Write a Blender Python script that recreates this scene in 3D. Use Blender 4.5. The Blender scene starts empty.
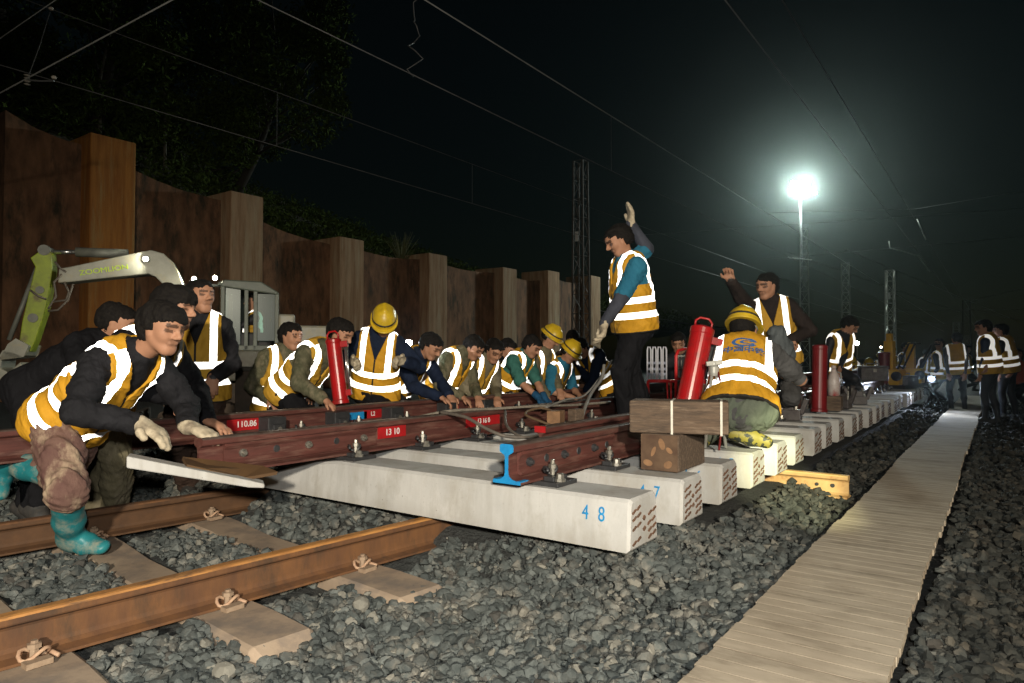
import bpy, bmesh, math, random
import numpy as np
from mathutils import Vector, Matrix, Euler
random.seed(7); RNG = np.random.default_rng(11)
SC = bpy.context.scene
COL = SC.collection
PI = math.pi

# ------------------------------------------------------------------ camera
H = 0.97; F = 683.0; TH = math.radians(35.5); PH = math.radians(1.4)
c_, s_ = math.cos(TH), math.sin(TH); cp_, sp_ = math.cos(PH), math.sin(PH)
RV = Vector((c_, s_, 0)); FW = Vector((-s_*cp_, c_*cp_, sp_)); UV = Vector((s_*sp_, -c_*sp_, cp_))
FH = Vector((-s_, c_, 0)); UP = Vector((0, 0, 1))
def ray(px, py): return FW + RV*((px-512)/F) - UV*((py-341.5)/F)
def at_d(px, py, d): return Vector((0, 0, H)) + ray(px, py)*d
def at_z(px, py, z):
    r = ray(px, py); return Vector((0, 0, H)) + r*((z-H)/r.z)
def sv(r, u, t): return RV*r + UP*u - FH*t           # right, up, towards the camera
cam = bpy.data.cameras.new('camera'); co = bpy.data.objects.new('camera', cam); COL.objects.link(co)
cam.sensor_width = 36; cam.lens = 36*F/1024; cam.clip_end = 3000; cam.clip_start = 0.05
co.matrix_world = Matrix.Translation((0, 0, H)) @ Matrix((RV, UV, -FW)).transposed().to_4x4()
SC.camera = co
cam.dof.use_dof = False

# ------------------------------------------------------------------ object helpers
def link(o): COL.objects.link(o); return o
def tag(o, label, cat, group=None):
    o['label'] = label; o['category'] = cat
    if group: o['group'] = group
    return o
def thing(name, label, cat, loc=(0, 0, 0), rot=None, group=None):
    o = link(bpy.data.objects.new(name, None)); o.location = loc; o.empty_display_size = .1
    if rot is not None: o.rotation_euler = rot
    return tag(o, label, cat, group)
def dup(root, loc=None, label=None):
    r = link(root.copy())
    if loc is not None: r.location = loc
    if label: r['label'] = label
    for ch in list(root.children):
        k = link(ch.copy()); k.parent = r
        for g in ch.children:
            e = link(g.copy()); e.parent = k
    return r
class MB:
    def __init__(s): s.v = []; s.f = []; s.m = []
    def add(s, vs, fs, mi=0):
        n = len(s.v); s.v += [tuple(v) for v in vs]; s.f += [tuple(i+n for i in f) for f in fs]; s.m += [mi]*len(fs)
        return s
    def box(s, c, d, mi=0, M=None):
        x, y, z = d[0]/2, d[1]/2, d[2]/2
        vs = [Vector((a*x, b*y, e*z)) for a in (-1, 1) for b in (-1, 1) for e in (-1, 1)]
        vs = [(M @ v if M is not None else v) + Vector(c) for v in vs]
        return s.add(vs, [(0, 1, 3, 2), (4, 6, 7, 5), (0, 4, 5, 1), (2, 3, 7, 6), (0, 2, 6, 4), (1, 5, 7, 3)], mi)
    def bar(s, a, b, w, h, mi=0, up=None):
        a, b = Vector(a), Vector(b); t = (b-a).normalized(); up = Vector(up) if up else (UP if abs(t.z) < .9 else Vector((0, 1, 0)))
        r = t.cross(up).normalized(); u = r.cross(t)
        vs = [p + r*(i*w/2) + u*(j*h/2) for p in (a, b) for i, j in ((-1, -1), (1, -1), (1, 1), (-1, 1))]
        return s.add(vs, [(3, 2, 1, 0), (4, 5, 6, 7), (0, 1, 5, 4), (1, 2, 6, 5), (2, 3, 7, 6), (3, 0, 4, 7)], mi)
    def tube(s, pts, r, n=8, mi=0, cap=True):
        pts = [Vector(p) for p in pts]; rr = r if isinstance(r, (list, tuple)) else [r]*len(pts)
        vs = []; fs = []; ref = None
        for i, p in enumerate(pts):
            t = (pts[min(i+1, len(pts)-1)] - pts[max(i-1, 0)])
            t = t.normalized() if t.length > 1e-9 else UP
            if ref is None: ref = t.orthogonal().normalized()
            ref = (ref - t*ref.dot(t)); ref = ref.normalized() if ref.length > 1e-6 else t.orthogonal().normalized()
            q = t.cross(ref)
            for k in range(n):
                a = 2*PI*k/n; vs.append(p + (ref*math.cos(a) + q*math.sin(a))*rr[i])
        for i in range(len(pts)-1):
            for k in range(n):
                fs.append((i*n+k, i*n+(k+1) % n, (i+1)*n+(k+1) % n, (i+1)*n+k))
        if cap: fs.append(tuple(range(n-1, -1, -1))); fs.append(tuple((len(pts)-1)*n+k for k in range(n)))
        return s.add(vs, fs, mi)
    def prism(s, prof, frames, mi=0, cap=True):            # prof: 2D list; frames: list of (origin, axis u, axis v)
        n = len(prof); vs = []; fs = []
        for o, u, v in frames: vs += [Vector(o) + Vector(u)*a + Vector(v)*b for a, b in prof]
        for i in range(len(frames)-1):
            for k in range(n): fs.append((i*n+k, i*n+(k+1) % n, (i+1)*n+(k+1) % n, (i+1)*n+k))
        if cap: fs.append(tuple(range(n-1, -1, -1))); fs.append(tuple((len(frames)-1)*n+k for k in range(n)))
        return s.add(vs, fs, mi)
    def lathe(s, c, prof, n=20, axis=(0, 0, 1), mi=0):      # prof: (radius, height)
        ax = Vector(axis).normalized(); a = ax.orthogonal().normalized(); b = ax.cross(a); c = Vector(c)
        vs = []; fs = []
        for r, h in prof:
            for k in range(n):
                t = 2*PI*k/n; vs.append(c + ax*h + (a*math.cos(t) + b*math.sin(t))*r)
        for i in range(len(prof)-1):
            for k in range(n): fs.append((i*n+k, i*n+(k+1) % n, (i+1)*n+(k+1) % n, (i+1)*n+k))
        fs.append(tuple(range(n-1, -1, -1))); fs.append(tuple((len(prof)-1)*n+k for k in range(n)))
        return s.add(vs, fs, mi)
    def build(s, name, mats, parent=None, smooth=False, bevel=0, loc=None, fix=True):
        me = bpy.data.meshes.new(name); me.from_pydata(s.v, [], s.f)
        mats = mats if isinstance(mats, (list, tuple)) else [mats]
        for m in mats: me.materials.append(m)
        if len(mats) > 1: me.polygons.foreach_set('material_index', s.m)
        if fix:
            bm = bmesh.new(); bm.from_mesh(me); bmesh.ops.recalc_face_normals(bm, faces=bm.faces); bm.to_mesh(me); bm.free()
        if smooth: me.polygons.foreach_set('use_smooth', [True]*len(me.polygons))
        me.update()
        o = link(bpy.data.objects.new(name, me))
        if parent: o.parent = parent
        if loc is not None: o.location = loc
        if bevel:
            b = o.modifiers.new('bevel', 'BEVEL'); b.width = bevel; b.segments = 2; b.limit_method = 'ANGLE'; b.angle_limit = .6
        if smooth == 2:
            pass
        return o
def np_mesh(name, V, Fq, mat, smooth=False, parent=None, fsize=4):
    me = bpy.data.meshes.new(name); n = len(V); m = len(Fq)
    me.vertices.add(n); me.vertices.foreach_set('co', np.ascontiguousarray(V, dtype=np.float32).ravel())
    me.loops.add(m*fsize); me.loops.foreach_set('vertex_index', np.ascontiguousarray(Fq, dtype=np.int32).ravel())
    me.polygons.add(m); me.polygons.foreach_set('loop_start', np.arange(0, m*fsize, fsize, dtype=np.int32))
    me.polygons.foreach_set('loop_total', np.full(m, fsize, dtype=np.int32))
    if mat: me.materials.append(mat)
    me.polygons.foreach_set('use_smooth', np.full(m, bool(smooth)))
    me.update(calc_edges=True)
    o = link(bpy.data.objects.new(name, me))
    if parent: o.parent = parent
    return o

# ------------------------------------------------------------------ materials
def nn(nt, typ, **kw):
    n = nt.nodes.new(typ)
    for k, v in kw.items():
        if k in n.inputs: n.inputs[k].default_value = v
        else: setattr(n, k, v)
    return n
def base_mat(name):
    m = bpy.data.materials.new(name); m.use_nodes = True; nt = m.node_tree
    return m, nt, nt.nodes['Principled BSDF']
def noise(nt, vec, scale, detail=6, rough=.6):
    n = nn(nt, 'ShaderNodeTexNoise'); n.inputs['Scale'].default_value = scale; n.inputs['Detail'].default_value = detail
    n.inputs['Roughness'].default_value = rough
    if vec is not None: nt.links.new(vec, n.inputs['Vector'])
    return n.outputs['Fac']
def ramp(nt, fac, stops):
    r = nn(nt, 'ShaderNodeValToRGB'); nt.links.new(fac, r.inputs['Fac']); e = r.color_ramp.elements
    while len(e) < len(stops): e.new(.5)
    for i, (p, col) in enumerate(stops):
        e[i].position = p; e[i].color = (*col, 1) if len(col) == 3 else col
    return r.outputs['Color']
def mixc(nt, fac, a, b, mode='MIX'):
    m = nn(nt, 'ShaderNodeMix'); m.data_type = 'RGBA'; m.blend_type = mode
    for sock, v in ((m.inputs[0], fac), (m.inputs[6], a), (m.inputs[7], b)):
        if hasattr(v, 'is_linked') or isinstance(v, bpy.types.NodeSocket): nt.links.new(v, sock)
        elif isinstance(v, (int, float)): sock.default_value = v
        else: sock.default_value = (*v, 1)
    return m.outputs[2]
def mth(nt, op, a, b=None, c=None):
    m = nn(nt, 'ShaderNodeMath'); m.operation = op
    for i, v in enumerate((a, b, c)):
        if v is None: continue
        if isinstance(v, bpy.types.NodeSocket): nt.links.new(v, m.inputs[i])
        else: m.inputs[i].default_value = v
    return m.outputs[0]
def bump(nt, bs, h, strength=.3, dist=.01):
    b = nn(nt, 'ShaderNodeBump'); b.inputs['Strength'].default_value = strength; b.inputs['Distance'].default_value = dist
    nt.links.new(h, b.inputs['Height']); nt.links.new(b.outputs[0], bs.inputs['Normal'])
def scaled(nt, vec, sc):
    m = nn(nt, 'ShaderNodeMapping'); m.inputs['Scale'].default_value = sc; nt.links.new(vec, m.inputs['Vector']); return m.outputs[0]
def M(name, c1, c2=None, scale=8, rough=.7, bmp=.2, bscale=40, bdist=.004, metal=0, c3=None, scale3=2.5, rnd=0, stretch=None, lo=.35, hi=.65, island=0, spec=.4):
    m, nt, bs = base_mat(name)
    tc = nn(nt, 'ShaderNodeTexCoord').outputs['Object']
    if rnd:
        oi = nn(nt, 'ShaderNodeObjectInfo'); va = nn(nt, 'ShaderNodeVectorMath'); va.operation = 'ADD'
        sc = nn(nt, 'ShaderNodeVectorMath'); sc.operation = 'SCALE'; sc.inputs[0].default_value = (17, 31, 13); nt.links.new(oi.outputs['Random'], sc.inputs['Scale'])
        nt.links.new(tc, va.inputs[0]); nt.links.new(sc.outputs[0], va.inputs[1]); tc = va.outputs[0]
    v = scaled(nt, tc, stretch) if stretch else tc
    c2 = c2 or tuple(x*.7 for x in c1)
    col = ramp(nt, noise(nt, v, scale), [(lo, c1), (hi, c2)])
    if c3: col = mixc(nt, ramp(nt, noise(nt, v, scale3, 8, .7), [(.5, (0, 0, 0)), (.66, (1, 1, 1))]), col, c3)
    if rnd:
        col = mixc(nt, rnd, col, mixc(nt, oi.outputs['Random'], (.55, .55, .55), (1.3, 1.3, 1.3)), 'MULTIPLY')
    if island:
        g = nn(nt, 'ShaderNodeNewGeometry'); col = mixc(nt, island, col, mixc(nt, g.outputs['Random Per Island'], (.45, .45, .45), (1.4, 1.35, 1.3)), 'MULTIPLY')
    nt.links.new(col, bs.inputs['Base Color'])
    bs.inputs['Roughness'].default_value = rough; bs.inputs['Metallic'].default_value = metal
    bs.inputs['Specular IOR Level'].default_value = spec
    if bmp: bump(nt, bs, noise(nt, v, bscale, 6, .65), bmp, bdist)
    return m
def emit(name, col, st):
    m, nt, bs = base_mat(name); bs.inputs['Base Color'].default_value = (*col, 1)
    bs.inputs['Emission Color'].default_value = (*col, 1); bs.inputs['Emission Strength'].default_value = st
    return m
def retro_shader(nt, out_col=(1, 1, 1)):
    # retroreflective sheeting: light returns towards where it came from (micro prism sheet)
    g = nn(nt, 'ShaderNodeNewGeometry'); gl = nn(nt, 'ShaderNodeBsdfAnisotropic') if False else nn(nt, 'ShaderNodeBsdfGlossy')
    gl.inputs['Roughness'].default_value = .38; gl.inputs['Color'].default_value = (.95, .95, .95, 1)
    nt.links.new(g.outputs['Incoming'], gl.inputs['Normal'])
    df = nn(nt, 'ShaderNodeBsdfDiffuse'); df.inputs['Color'].default_value = (.75, .76, .78, 1)
    mx = nn(nt, 'ShaderNodeMixShader'); mx.inputs[0].default_value = .8
    nt.links.new(df.outputs[0], mx.inputs[1]); nt.links.new(gl.outputs[0], mx.inputs[2])
    return mx.outputs[0]
def vest_mat(name, c, edge, zipc):
    m, nt, bs = base_mat(name)
    a = nn(nt, 'ShaderNodeAttribute'); a.attribute_name = 'vc'
    sp = nn(nt, 'ShaderNodeSeparateXYZ'); nt.links.new(a.outputs['Vector'], sp.inputs[0]); x, f, h = sp.outputs
    ax = mth(nt, 'ABSOLUTE', x)
    b1 = mth(nt, 'COMPARE', h, .150, .026); b2 = mth(nt, 'COMPARE', h, .275, .026)
    vb = mth(nt, 'MULTIPLY', mth(nt, 'COMPARE', ax, mth(nt, 'ADD', .117, mth(nt, 'MULTIPLY', mth(nt, 'LESS_THAN', f, 0.0), .036)), .025), mth(nt, 'GREATER_THAN', h, .27))
    st = mth(nt, 'MINIMUM', mth(nt, 'ADD', mth(nt, 'ADD', b1, b2), vb), 1)
    tc = nn(nt, 'ShaderNodeTexCoord').outputs['Object']
    col = mixc(nt, noise(nt, tc, 14, 5), tuple(v*1.15 for v in c), tuple(v*.72 for v in c))
    ed = mth(nt, 'LESS_THAN', h, .013)
    zp = mth(nt, 'MULTIPLY', mth(nt, 'LESS_THAN', ax, .007), mth(nt, 'GREATER_THAN', f, 0.0))
    col = mixc(nt, mth(nt, 'MAXIMUM', ed, zp), col, edge)
    nt.links.new(col, bs.inputs['Base Color']); bs.inputs['Roughness'].default_value = .75; bs.inputs['Specular IOR Level'].default_value = .25
    bump(nt, bs, noise(nt, scaled(nt, tc, (1, 1, .5)), 14, 5), .7, .022)
    mx = nn(nt, 'ShaderNodeMixShader'); nt.links.new(st, mx.inputs[0]); nt.links.new(bs.outputs[0], mx.inputs[1])
    nt.links.new(retro_shader(nt), mx.inputs[2])
    nt.links.new(mx.outputs[0], nt.nodes['Material Output'].inputs['Surface'])
    return m
def body_mat():
    m, nt, bs = base_mat('skin_and_cloth'); a = nn(nt, 'ShaderNodeAttribute'); a.attribute_name = 'col'
    tc = nn(nt, 'ShaderNodeTexCoord').outputs['Object']
    col = mixc(nt, .35, a.outputs['Color'], mixc(nt, noise(nt, tc, 22, 5), (.6, .6, .6), (1.3, 1.3, 1.3)), 'MULTIPLY')
    nt.links.new(col, bs.inputs['Base Color']); bs.inputs['Roughness'].default_value = .6; bs.inputs['Specular IOR Level'].default_value = .3
    bs.inputs['Subsurface Weight'].default_value = .0
    bump(nt, bs, noise(nt, tc, 90, 4), .12, .003)
    return m
def cloth(name, c, c2=None, c3=None, sc=9, **kw):
    return M(name, c, c2 or tuple(x*.62 for x in c), sc, kw.get('rough', .85), .7, 16, .022, 0, c3, kw.get('s3', 5), spec=.15, stretch=(1, 1, .6))
# ------------------------------------------------------------------ people: one implicit surface per garment
def n3(v): v = np.asarray(v, float); return v/np.linalg.norm(v)
class Prim:
    __slots__ = ('a', 'b', 'ra', 'rb', 'w', 'flat', 'lab', 'k', 'sub')
    def __init__(s, a, b, ra, rb, lab, w=None, flat=1., k=.03, sub=False):
        s.a, s.b, s.ra, s.rb, s.lab, s.flat, s.k, s.sub = np.asarray(a, float), np.asarray(b, float), ra, rb, lab, flat, k, sub
        s.w = None if w is None else n3(w)
def sdist(p, X, Y, Z):
    d = p.b - p.a; L2 = float(d @ d)
    qx, qy, qz = X-p.a[0], Y-p.a[1], Z-p.a[2]
    if L2 > 1e-10:
        t = np.clip((qx*d[0]+qy*d[1]+qz*d[2])/L2, 0, 1)
        qx, qy, qz = qx-t*d[0], qy-t*d[1], qz-t*d[2]; r = p.ra+(p.rb-p.ra)*t
    else: r = p.ra
    q2 = qx*qx+qy*qy+qz*qz
    if p.w is not None:
        pw = qx*p.w[0]+qy*p.w[1]+qz*p.w[2]
        return (np.sqrt(q2+pw*pw*(1/p.flat**2-1))-r)*(1+p.flat)*.5
    return np.sqrt(q2)-r
def evalgrid(prims, h, off=0, post=None):
    lo = np.min([np.minimum(p.a, p.b)-max(p.ra, p.rb) for p in prims if not p.sub], 0)-off-3*h-.02
    hi = np.max([np.maximum(p.a, p.b)+max(p.ra, p.rb) for p in prims if not p.sub], 0)+off+3*h+.02
    n = np.ceil((hi-lo)/h).astype(int)+1
    ax = [(lo[i]+h*np.arange(n[i])).astype(np.float32) for i in range(3)]
    D = np.full(n, .5, np.float32); B = np.full(n, .5, np.float32); L = np.zeros(n, np.int16)
    for i, p in enumerate(prims):
        mg = max(p.ra, p.rb)+off+max(p.k, .03)+3*h
        a = np.clip(np.floor((np.minimum(p.a, p.b)-mg-lo)/h).astype(int), 0, n-1); b = np.clip(np.ceil((np.maximum(p.a, p.b)+mg-lo)/h).astype(int)+1, 1, n)
        sl = tuple(slice(a[j], b[j]) for j in range(3))
        X = ax[0][sl[0]][:, None, None]; Y = ax[1][sl[1]][None, :, None]; Z = ax[2][sl[2]][None, None, :]
        d = sdist(p, X, Y, Z).astype(np.float32); cur = D[sl]
        if p.sub:
            hh = np.maximum(p.k-np.abs(cur+d), 0)/p.k; D[sl] = np.maximum(cur, -d)+hh*hh*p.k*.25
            continue
        hh = np.maximum(p.k-np.abs(cur-d), 0)/p.k; D[sl] = np.minimum(cur, d)-hh*hh*p.k*.25
        bb = B[sl]; m = d < bb; L[sl][m] = i; B[sl] = np.minimum(bb, d)
    D -= off
    if post is not None:
        D = post(D, ax[0][:, None, None], ax[1][None, :, None], ax[2][None, None, :])
    D[0] = D[-1] = .1; D[:, 0] = D[:, -1] = .1; D[:, :, 0] = D[:, :, -1] = .1
    return D, L, lo
def nets(D, L, lo, h):
    I = D < 0
    cnt = np.zeros(tuple(s-1 for s in D.shape), np.int8)
    for a in (0, 1):
        for b in (0, 1):
            for c in (0, 1):
                cnt += I[a:D.shape[0]-1+a, b:D.shape[1]-1+b, c:D.shape[2]-1+c]
    cell = np.argwhere((cnt > 0) & (cnt < 8)); N = len(cell)
    idx = np.full(cnt.shape, -1, np.int32); idx[tuple(cell.T)] = np.arange(N)
    acc = np.zeros((N, 3)); w = np.zeros(N)
    cor = [(a, b, c) for a in (0, 1) for b in (0, 1) for c in (0, 1)]
    val = {k: D[cell[:, 0]+k[0], cell[:, 1]+k[1], cell[:, 2]+k[2]] for k in cor}
    for k in cor:
        for ax in range(3):
            if k[ax] == 0:
                k2 = tuple(1 if i == ax else k[i] for i in range(3)); v1, v2 = val[k], val[k2]
                m = (v1 < 0) != (v2 < 0); t = np.where(m, v1/np.where(m, v1-v2, 1), 0)
                p = np.array(k, float)[None].repeat(N, 0); p[:, ax] += t; acc[m] += p[m]; w[m] += 1
    V = lo+h*(cell+acc/w[:, None])
    Q = []
    for ax in range(3):
        s0 = [slice(None)]*3; s1 = [slice(None)]*3; s0[ax] = slice(0, -1); s1[ax] = slice(1, None)
        e = np.argwhere(I[tuple(s0)] != I[tuple(s1)]); u, v = (ax+1) % 3, (ax+2) % 3
        e = e[(e[:, u] > 0) & (e[:, v] > 0)]
        ins = I[tuple(e.T)]
        def cid(du, dv):
            q = e.copy(); q[:, u] -= du; q[:, v] -= dv; return idx[tuple(q.T)]
        q = np.stack([cid(0, 0), cid(1, 0), cid(1, 1), cid(0, 1)], 1)
        q[~ins] = q[~ins][:, ::-1]
        Q.append(q)
    Q = np.concatenate(Q); Q = Q[(Q >= 0).all(1)]
    return V, Q, L[tuple(cell.T)]
def folds(seed, amp, wl):
    r = np.random.default_rng(seed); K = r.normal(size=(4, 3)); K /= np.linalg.norm(K, axis=1)[:, None]; ph = r.uniform(0, 6, 4)
    def f(X, Y, Z):
        q = 2*PI/wl
        a = np.sin(q*.6*(K[0, 0]*X+K[0, 1]*Y+K[0, 2]*Z)+ph[0])
        b = np.sin(q*(K[1, 0]*X+K[1, 1]*Y+K[1, 2]*Z)+ph[1]+1.6*a)
        c = np.sin(q*1.9*(K[2, 0]*X+K[2, 1]*Y+K[2, 2]*Z)+ph[2]+1.5*b)
        d = np.sin(q*3.1*(K[3, 0]*X+K[3, 1]*Y+K[3, 2]*Z)+ph[3]+1.4*c)
        return amp*(.5*b+.35*c*np.abs(c)+.22*d)
    return f
def mesh_from(prims, h, name, mat, root, off=0, post=None, attr=None, seed=None, amp=0, wl=.1):
    fo = folds(seed, amp, wl) if amp else None
    def pp(D, X, Y, Z):
        if fo: D = D + fo(X, Y, Z).astype(np.float32)
        if post: D = post(D, X, Y, Z)
        return D
    D, L, lo = evalgrid(prims, h, off+amp, pp)
    V, Q, lab = nets(D, L, lo, h)
    if len(V) == 0: return None
    o = np_mesh(name, V-np.array(root.location)[None], Q, mat, True, root)
    if attr: attr(o.data, V, lab)
    return o
def ik(a, t, l1, l2, pole):
    a, t = np.asarray(a, float), np.asarray(t, float); d = t-a; L = np.linalg.norm(d); u = d/L; L2 = min(L, (l1+l2)*.995); L2 = max(L2, abs(l1-l2)+.05)
    x = (l1*l1-l2*l2+L2*L2)/(2*L2); y = math.sqrt(max(l1*l1-x*x, 0)); p = np.asarray(pole, float); p = p-u*(p@u); p = p/(np.linalg.norm(p)+1e-9)
    return a+u*x+p*y, a+u*L2
SKIN = (.40, .205, .125)
def person(label, pel, neck, face, chest_f, hands, feet, head=None, pel_f=None, elbow=None, knee=None, h=.009, seed=1, S=1.0,
           vest=None, jacket=None, jacket_sleeve=1.0, trousers=None, hat='hair', hair_m=None, boots=None, boot_hi=.1, gloves=(None, None),
           hand_dir=(None, None), curl=(.6, .6), skin=SKIN, hem=.10, head_up=None, group=None, simple=False, long_hair=0, fat=1.0, stance=.1):
    pel = np.array(pel); neck = np.array(neck); U = n3(neck-pel); Lt = .50*S; neck = pel+U*Lt
    f = np.array(chest_f, float); f = n3(f-U*(f@U)); r = n3(np.cross(f, U))
    pf = np.array(pel_f if pel_f is not None else chest_f, float); pf[2] *= .3; pf = n3(pf); pr = n3(np.cross(pf, [0, 0, 1]))
    hf = n3(np.array(face, float)); hu0 = np.array(head_up if head_up is not None else (0, 0, 1.)) if head_up is not None else n3(U*.35+np.array([0, 0, .75]))
    hr = n3(np.cross(hf, hu0)); hu = np.cross(hr, hf)
    C = neck+n3(U*.6+hu*.55)*.165*S+hf*.045*S if head is None else np.array(head, float)
    dv = C-neck; L = np.linalg.norm(dv); C = neck+dv/L*min(max(L, .15*S), .215*S)
    P = []; A = lambda *a, **k: P.append(Prim(*a, **k))
    # labels: 0 torso 1 arm up 2 forearm 3 hand 4 pelvis/thigh 5 shin 6 foot 7 head 8 brow 9 eye 10 lip 11 neck
    hipL, hipR = pel-pr*.092*S-U*.03, pel+pr*.092*S-U*.03
    A(hipL, hipR, .112*S*fat, .112*S*fat, 4, w=pf, flat=.95)
    A(pel, pel+U*.22*S, .150*S*fat, .152*S*fat, 0, w=f, flat=.78, k=.06)
    A(pel+U*.24*S, pel+U*.38*S, .165*S*fat, .160*S*fat, 0, w=f, flat=.72, k=.08)
    shL, shR = neck-r*.168*S-U*.065*S, neck+r*.168*S-U*.065*S
    A(shL*.8+neck*.2-U*.02, shR*.8+neck*.2-U*.02, .062*S, .062*S, 0, k=.06)
    A(neck-r*.03-U*.03-f*.02, neck+r*.03-U*.03-f*.02, .06*S, .06*S, 0, k=.06)
    arms = []; hprims = [[], []]
    for i, (sh, sg) in enumerate(((shL, -1), (shR, 1))):
        pole = elbow[i] if elbow and elbow[i] is not None else (-f*.7+r*sg*.5-np.array([0, 0, .4]))
        el, wr = ik(sh, hands[i], .285*S, .255*S, pole)
        A(sh, sh*.5+el*.5, .055*S, .047*S, 1, k=.04); A(sh*.5+el*.5, el, .047*S, .039*S, 1, k=.02)
        A(el, el*.6+wr*.4, .039*S, .039*S, 2, k=.02); A(el*.6+wr*.4, wr, .039*S, .027*S, 2, k=.02)
        arms.append((sh, el, wr))
        hd = n3(hand_dir[i]) if hand_dir[i] is not None else n3(n3(wr-el)+np.array([0, 0, -.15]))
        hn = -f if abs(hd@f) < .8 else np.array([0, 0, 1.]); hn = n3(hn-hd*(hn@hd)); side = np.cross(hd, hn)*sg
        q = hprims[i]; sc = S
        q.append(Prim(wr-hd*.01, wr+hd*.02*sc, .030*sc, .034*sc, 3, w=hn, flat=.65, k=.02))
        q.append(Prim(wr+hd*.02*sc, wr+hd*.075*sc, .036*sc, .040*sc, 3, w=hn, flat=.48, k=.02))
        for j in range(4):
            o = wr+hd*(.088, .094, .090, .078)[j]*sc+side*(.030, .010, -.010, -.029)[j]*sc
            ca = curl[i]*(.8+.12*j); d1 = hd*math.cos(ca)-hn*math.sin(ca)+side*(.12, .03, -.05, -.14)[j]; d2 = hd*math.cos(ca*2.2)-hn*math.sin(ca*2.2)
            l = (.043, .048, .045, .036)[j]*sc; rr = .0105*sc
            q.append(Prim(o-hd*.015, o+d1*l, rr*1.1, rr, 3, k=.008)); q.append(Prim(o+d1*l, o+d1*l+d2*l*.85, rr, rr*.8, 3, k=.006))
        o = wr+hd*.025*sc+side*.032*sc; t1 = n3(side*.75+hd*.65-hn*.25); t2 = n3(hd*.9+side*.15-hn*.4)
        q.append(Prim(o-side*.01, o+t1*.042*sc, .015*sc, .012*sc, 3, k=.015)); q.append(Prim(o+t1*.042*sc, o+t1*.042*sc+t2*.034*sc, .012*sc, .009*sc, 3, k=.006))
        P.extend(q)
    legs = []; fprims = [[], []]
    for i, (hp, sg) in enumerate(((hipL, -1), (hipR, 1))):
        an = np.array(feet[i][:3], float); fd = feet[i][3] if len(feet[i]) > 3 else pf; fd = n3(fd)
        pole = knee[i] if knee and knee[i] is not None else pf+np.array([0, 0, .15])+pr*sg*.15
        kn, an = ik(hp, an, .415*S, .395*S, pole)
        A(hp, hp*.45+kn*.55, .098*S*fat, .074*S, 4, k=.05); A(hp*.45+kn*.55, kn, .074*S, .058*S, 4, k=.03)
        cb = -fd if abs(n3(an-kn)@fd) < .8 else np.array([0, 0, 1.])
        A(kn, kn*.6+an*.4+cb*.012, .056*S, .056*S, 5, k=.02); A(kn*.6+an*.4+cb*.012, an, .056*S, .038*S, 5, k=.03)
        legs.append((hp, kn, an)); sd = n3(an-kn); dn = n3(sd-fd*(sd@fd)) if abs(sd@fd) < .95 else np.array([0, 0, -1.])
        q = fprims[i]
        q.append(Prim(an-fd*.035*S+dn*.045*S, an+fd*.08*S+dn*.05*S, .036*S, .038*S, 6, k=.03))
        q.append(Prim(an+fd*.08*S+dn*.05*S, an+fd*.165*S+dn*.06*S, .040*S, .028*S, 6, w=dn, flat=.75, k=.02))
        q.append(Prim(an, an+fd*.07*S+dn*.04*S, .040*S, .034*S, 6, k=.03))
        P.extend(q)
    hs = S
    A(neck-U*.04*S, C-hu*.05*hs-hf*.015*hs, .060*S, .054*S, 11, k=.03)
    hp0 = len(P)
    A(C-hf*.028*hs+hu*.035*hs, C+hf*.018*hs+hu*.035*hs, .089*hs, .086*hs, 7, w=hr, flat=.86)
    A(C+hf*.034*hs+hu*.02*hs, C+hf*.040*hs-hu*.062*hs, .058*hs, .034*hs, 7, w=hr, flat=1.0, k=.045)
    A(C+hf*.056*hs-hu*.094*hs-hr*.012*hs, C+hf*.056*hs-hu*.094*hs+hr*.012*hs, .020*hs, .020*hs, 7, k=.03)
    for sg in (-1, 1):
        A(C-hf*.0+hr*sg*.043*hs-hu*.036*hs, C+hf*.045*hs+hr*sg*.015*hs-hu*.080*hs, .022*hs, .017*hs, 7, k=.04)
        A(C+hf*.058*hs+hr*sg*.040*hs-hu*.018*hs, C+hf*.062*hs+hr*sg*.036*hs-hu*.026*hs, .022*hs, .020*hs, 7, k=.03)
    A(C+hf*.096*hs+hu*.014*hs, C+hf*.119*hs-hu*.022*hs, .008*hs, .0125*hs, 7, k=.014)
    for sg in (-1, 1):
        A(C+hf*.107*hs-hu*.028*hs+hr*sg*.012*hs, C+hf*.1*hs-hu*.028*hs+hr*sg*.014*hs, .009*hs, .009*hs, 7, k=.008)
        P.append(Prim(C+hf*.106*hs+hr*sg*.034*hs+hu*.004*hs, C+hf*.106*hs+hr*sg*.034*hs+hu*.004*hs, .014*hs, .014*hs, 7, k=.022, sub=True))
        A(C+hf*.086*hs+hr*sg*.022*hs+hu*.003*hs, C+hf*.080*hs+hr*sg*.043*hs+hu*.005*hs, .0085*hs, .0075*hs, 9, k=.004)
        A(C+hf*.102*hs+hr*sg*.014*hs+hu*.024*hs, C+hf*.088*hs+hr*sg*.050*hs+hu*.027*hs, .0056*hs, .0046*hs, 8, k=.006)
        A(C-hf*.004+hr*sg*.077*hs+hu*.018*hs, C-hf*.0+hr*sg*.074*hs-hu*.022*hs, .022*hs, .016*hs, 7, w=hr, flat=.4, k=.008)
    A(C+hf*.083*hs-hr*.018*hs-hu*.055*hs, C+hf*.083*hs+hr*.018*hs-hu*.055*hs, .0085*hs, .0085*hs, 10, k=.01)
    gz = min(l[2][2] for l in legs)-.07
    root = thing('person', label, 'person', (pel[0], pel[1], gz), None, group)
    lablist = np.array([p.lab for p in P])
    tcol = trousers[1] if trousers else (.02, .02, .025); jcol = jacket[1] if jacket else skin
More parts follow.
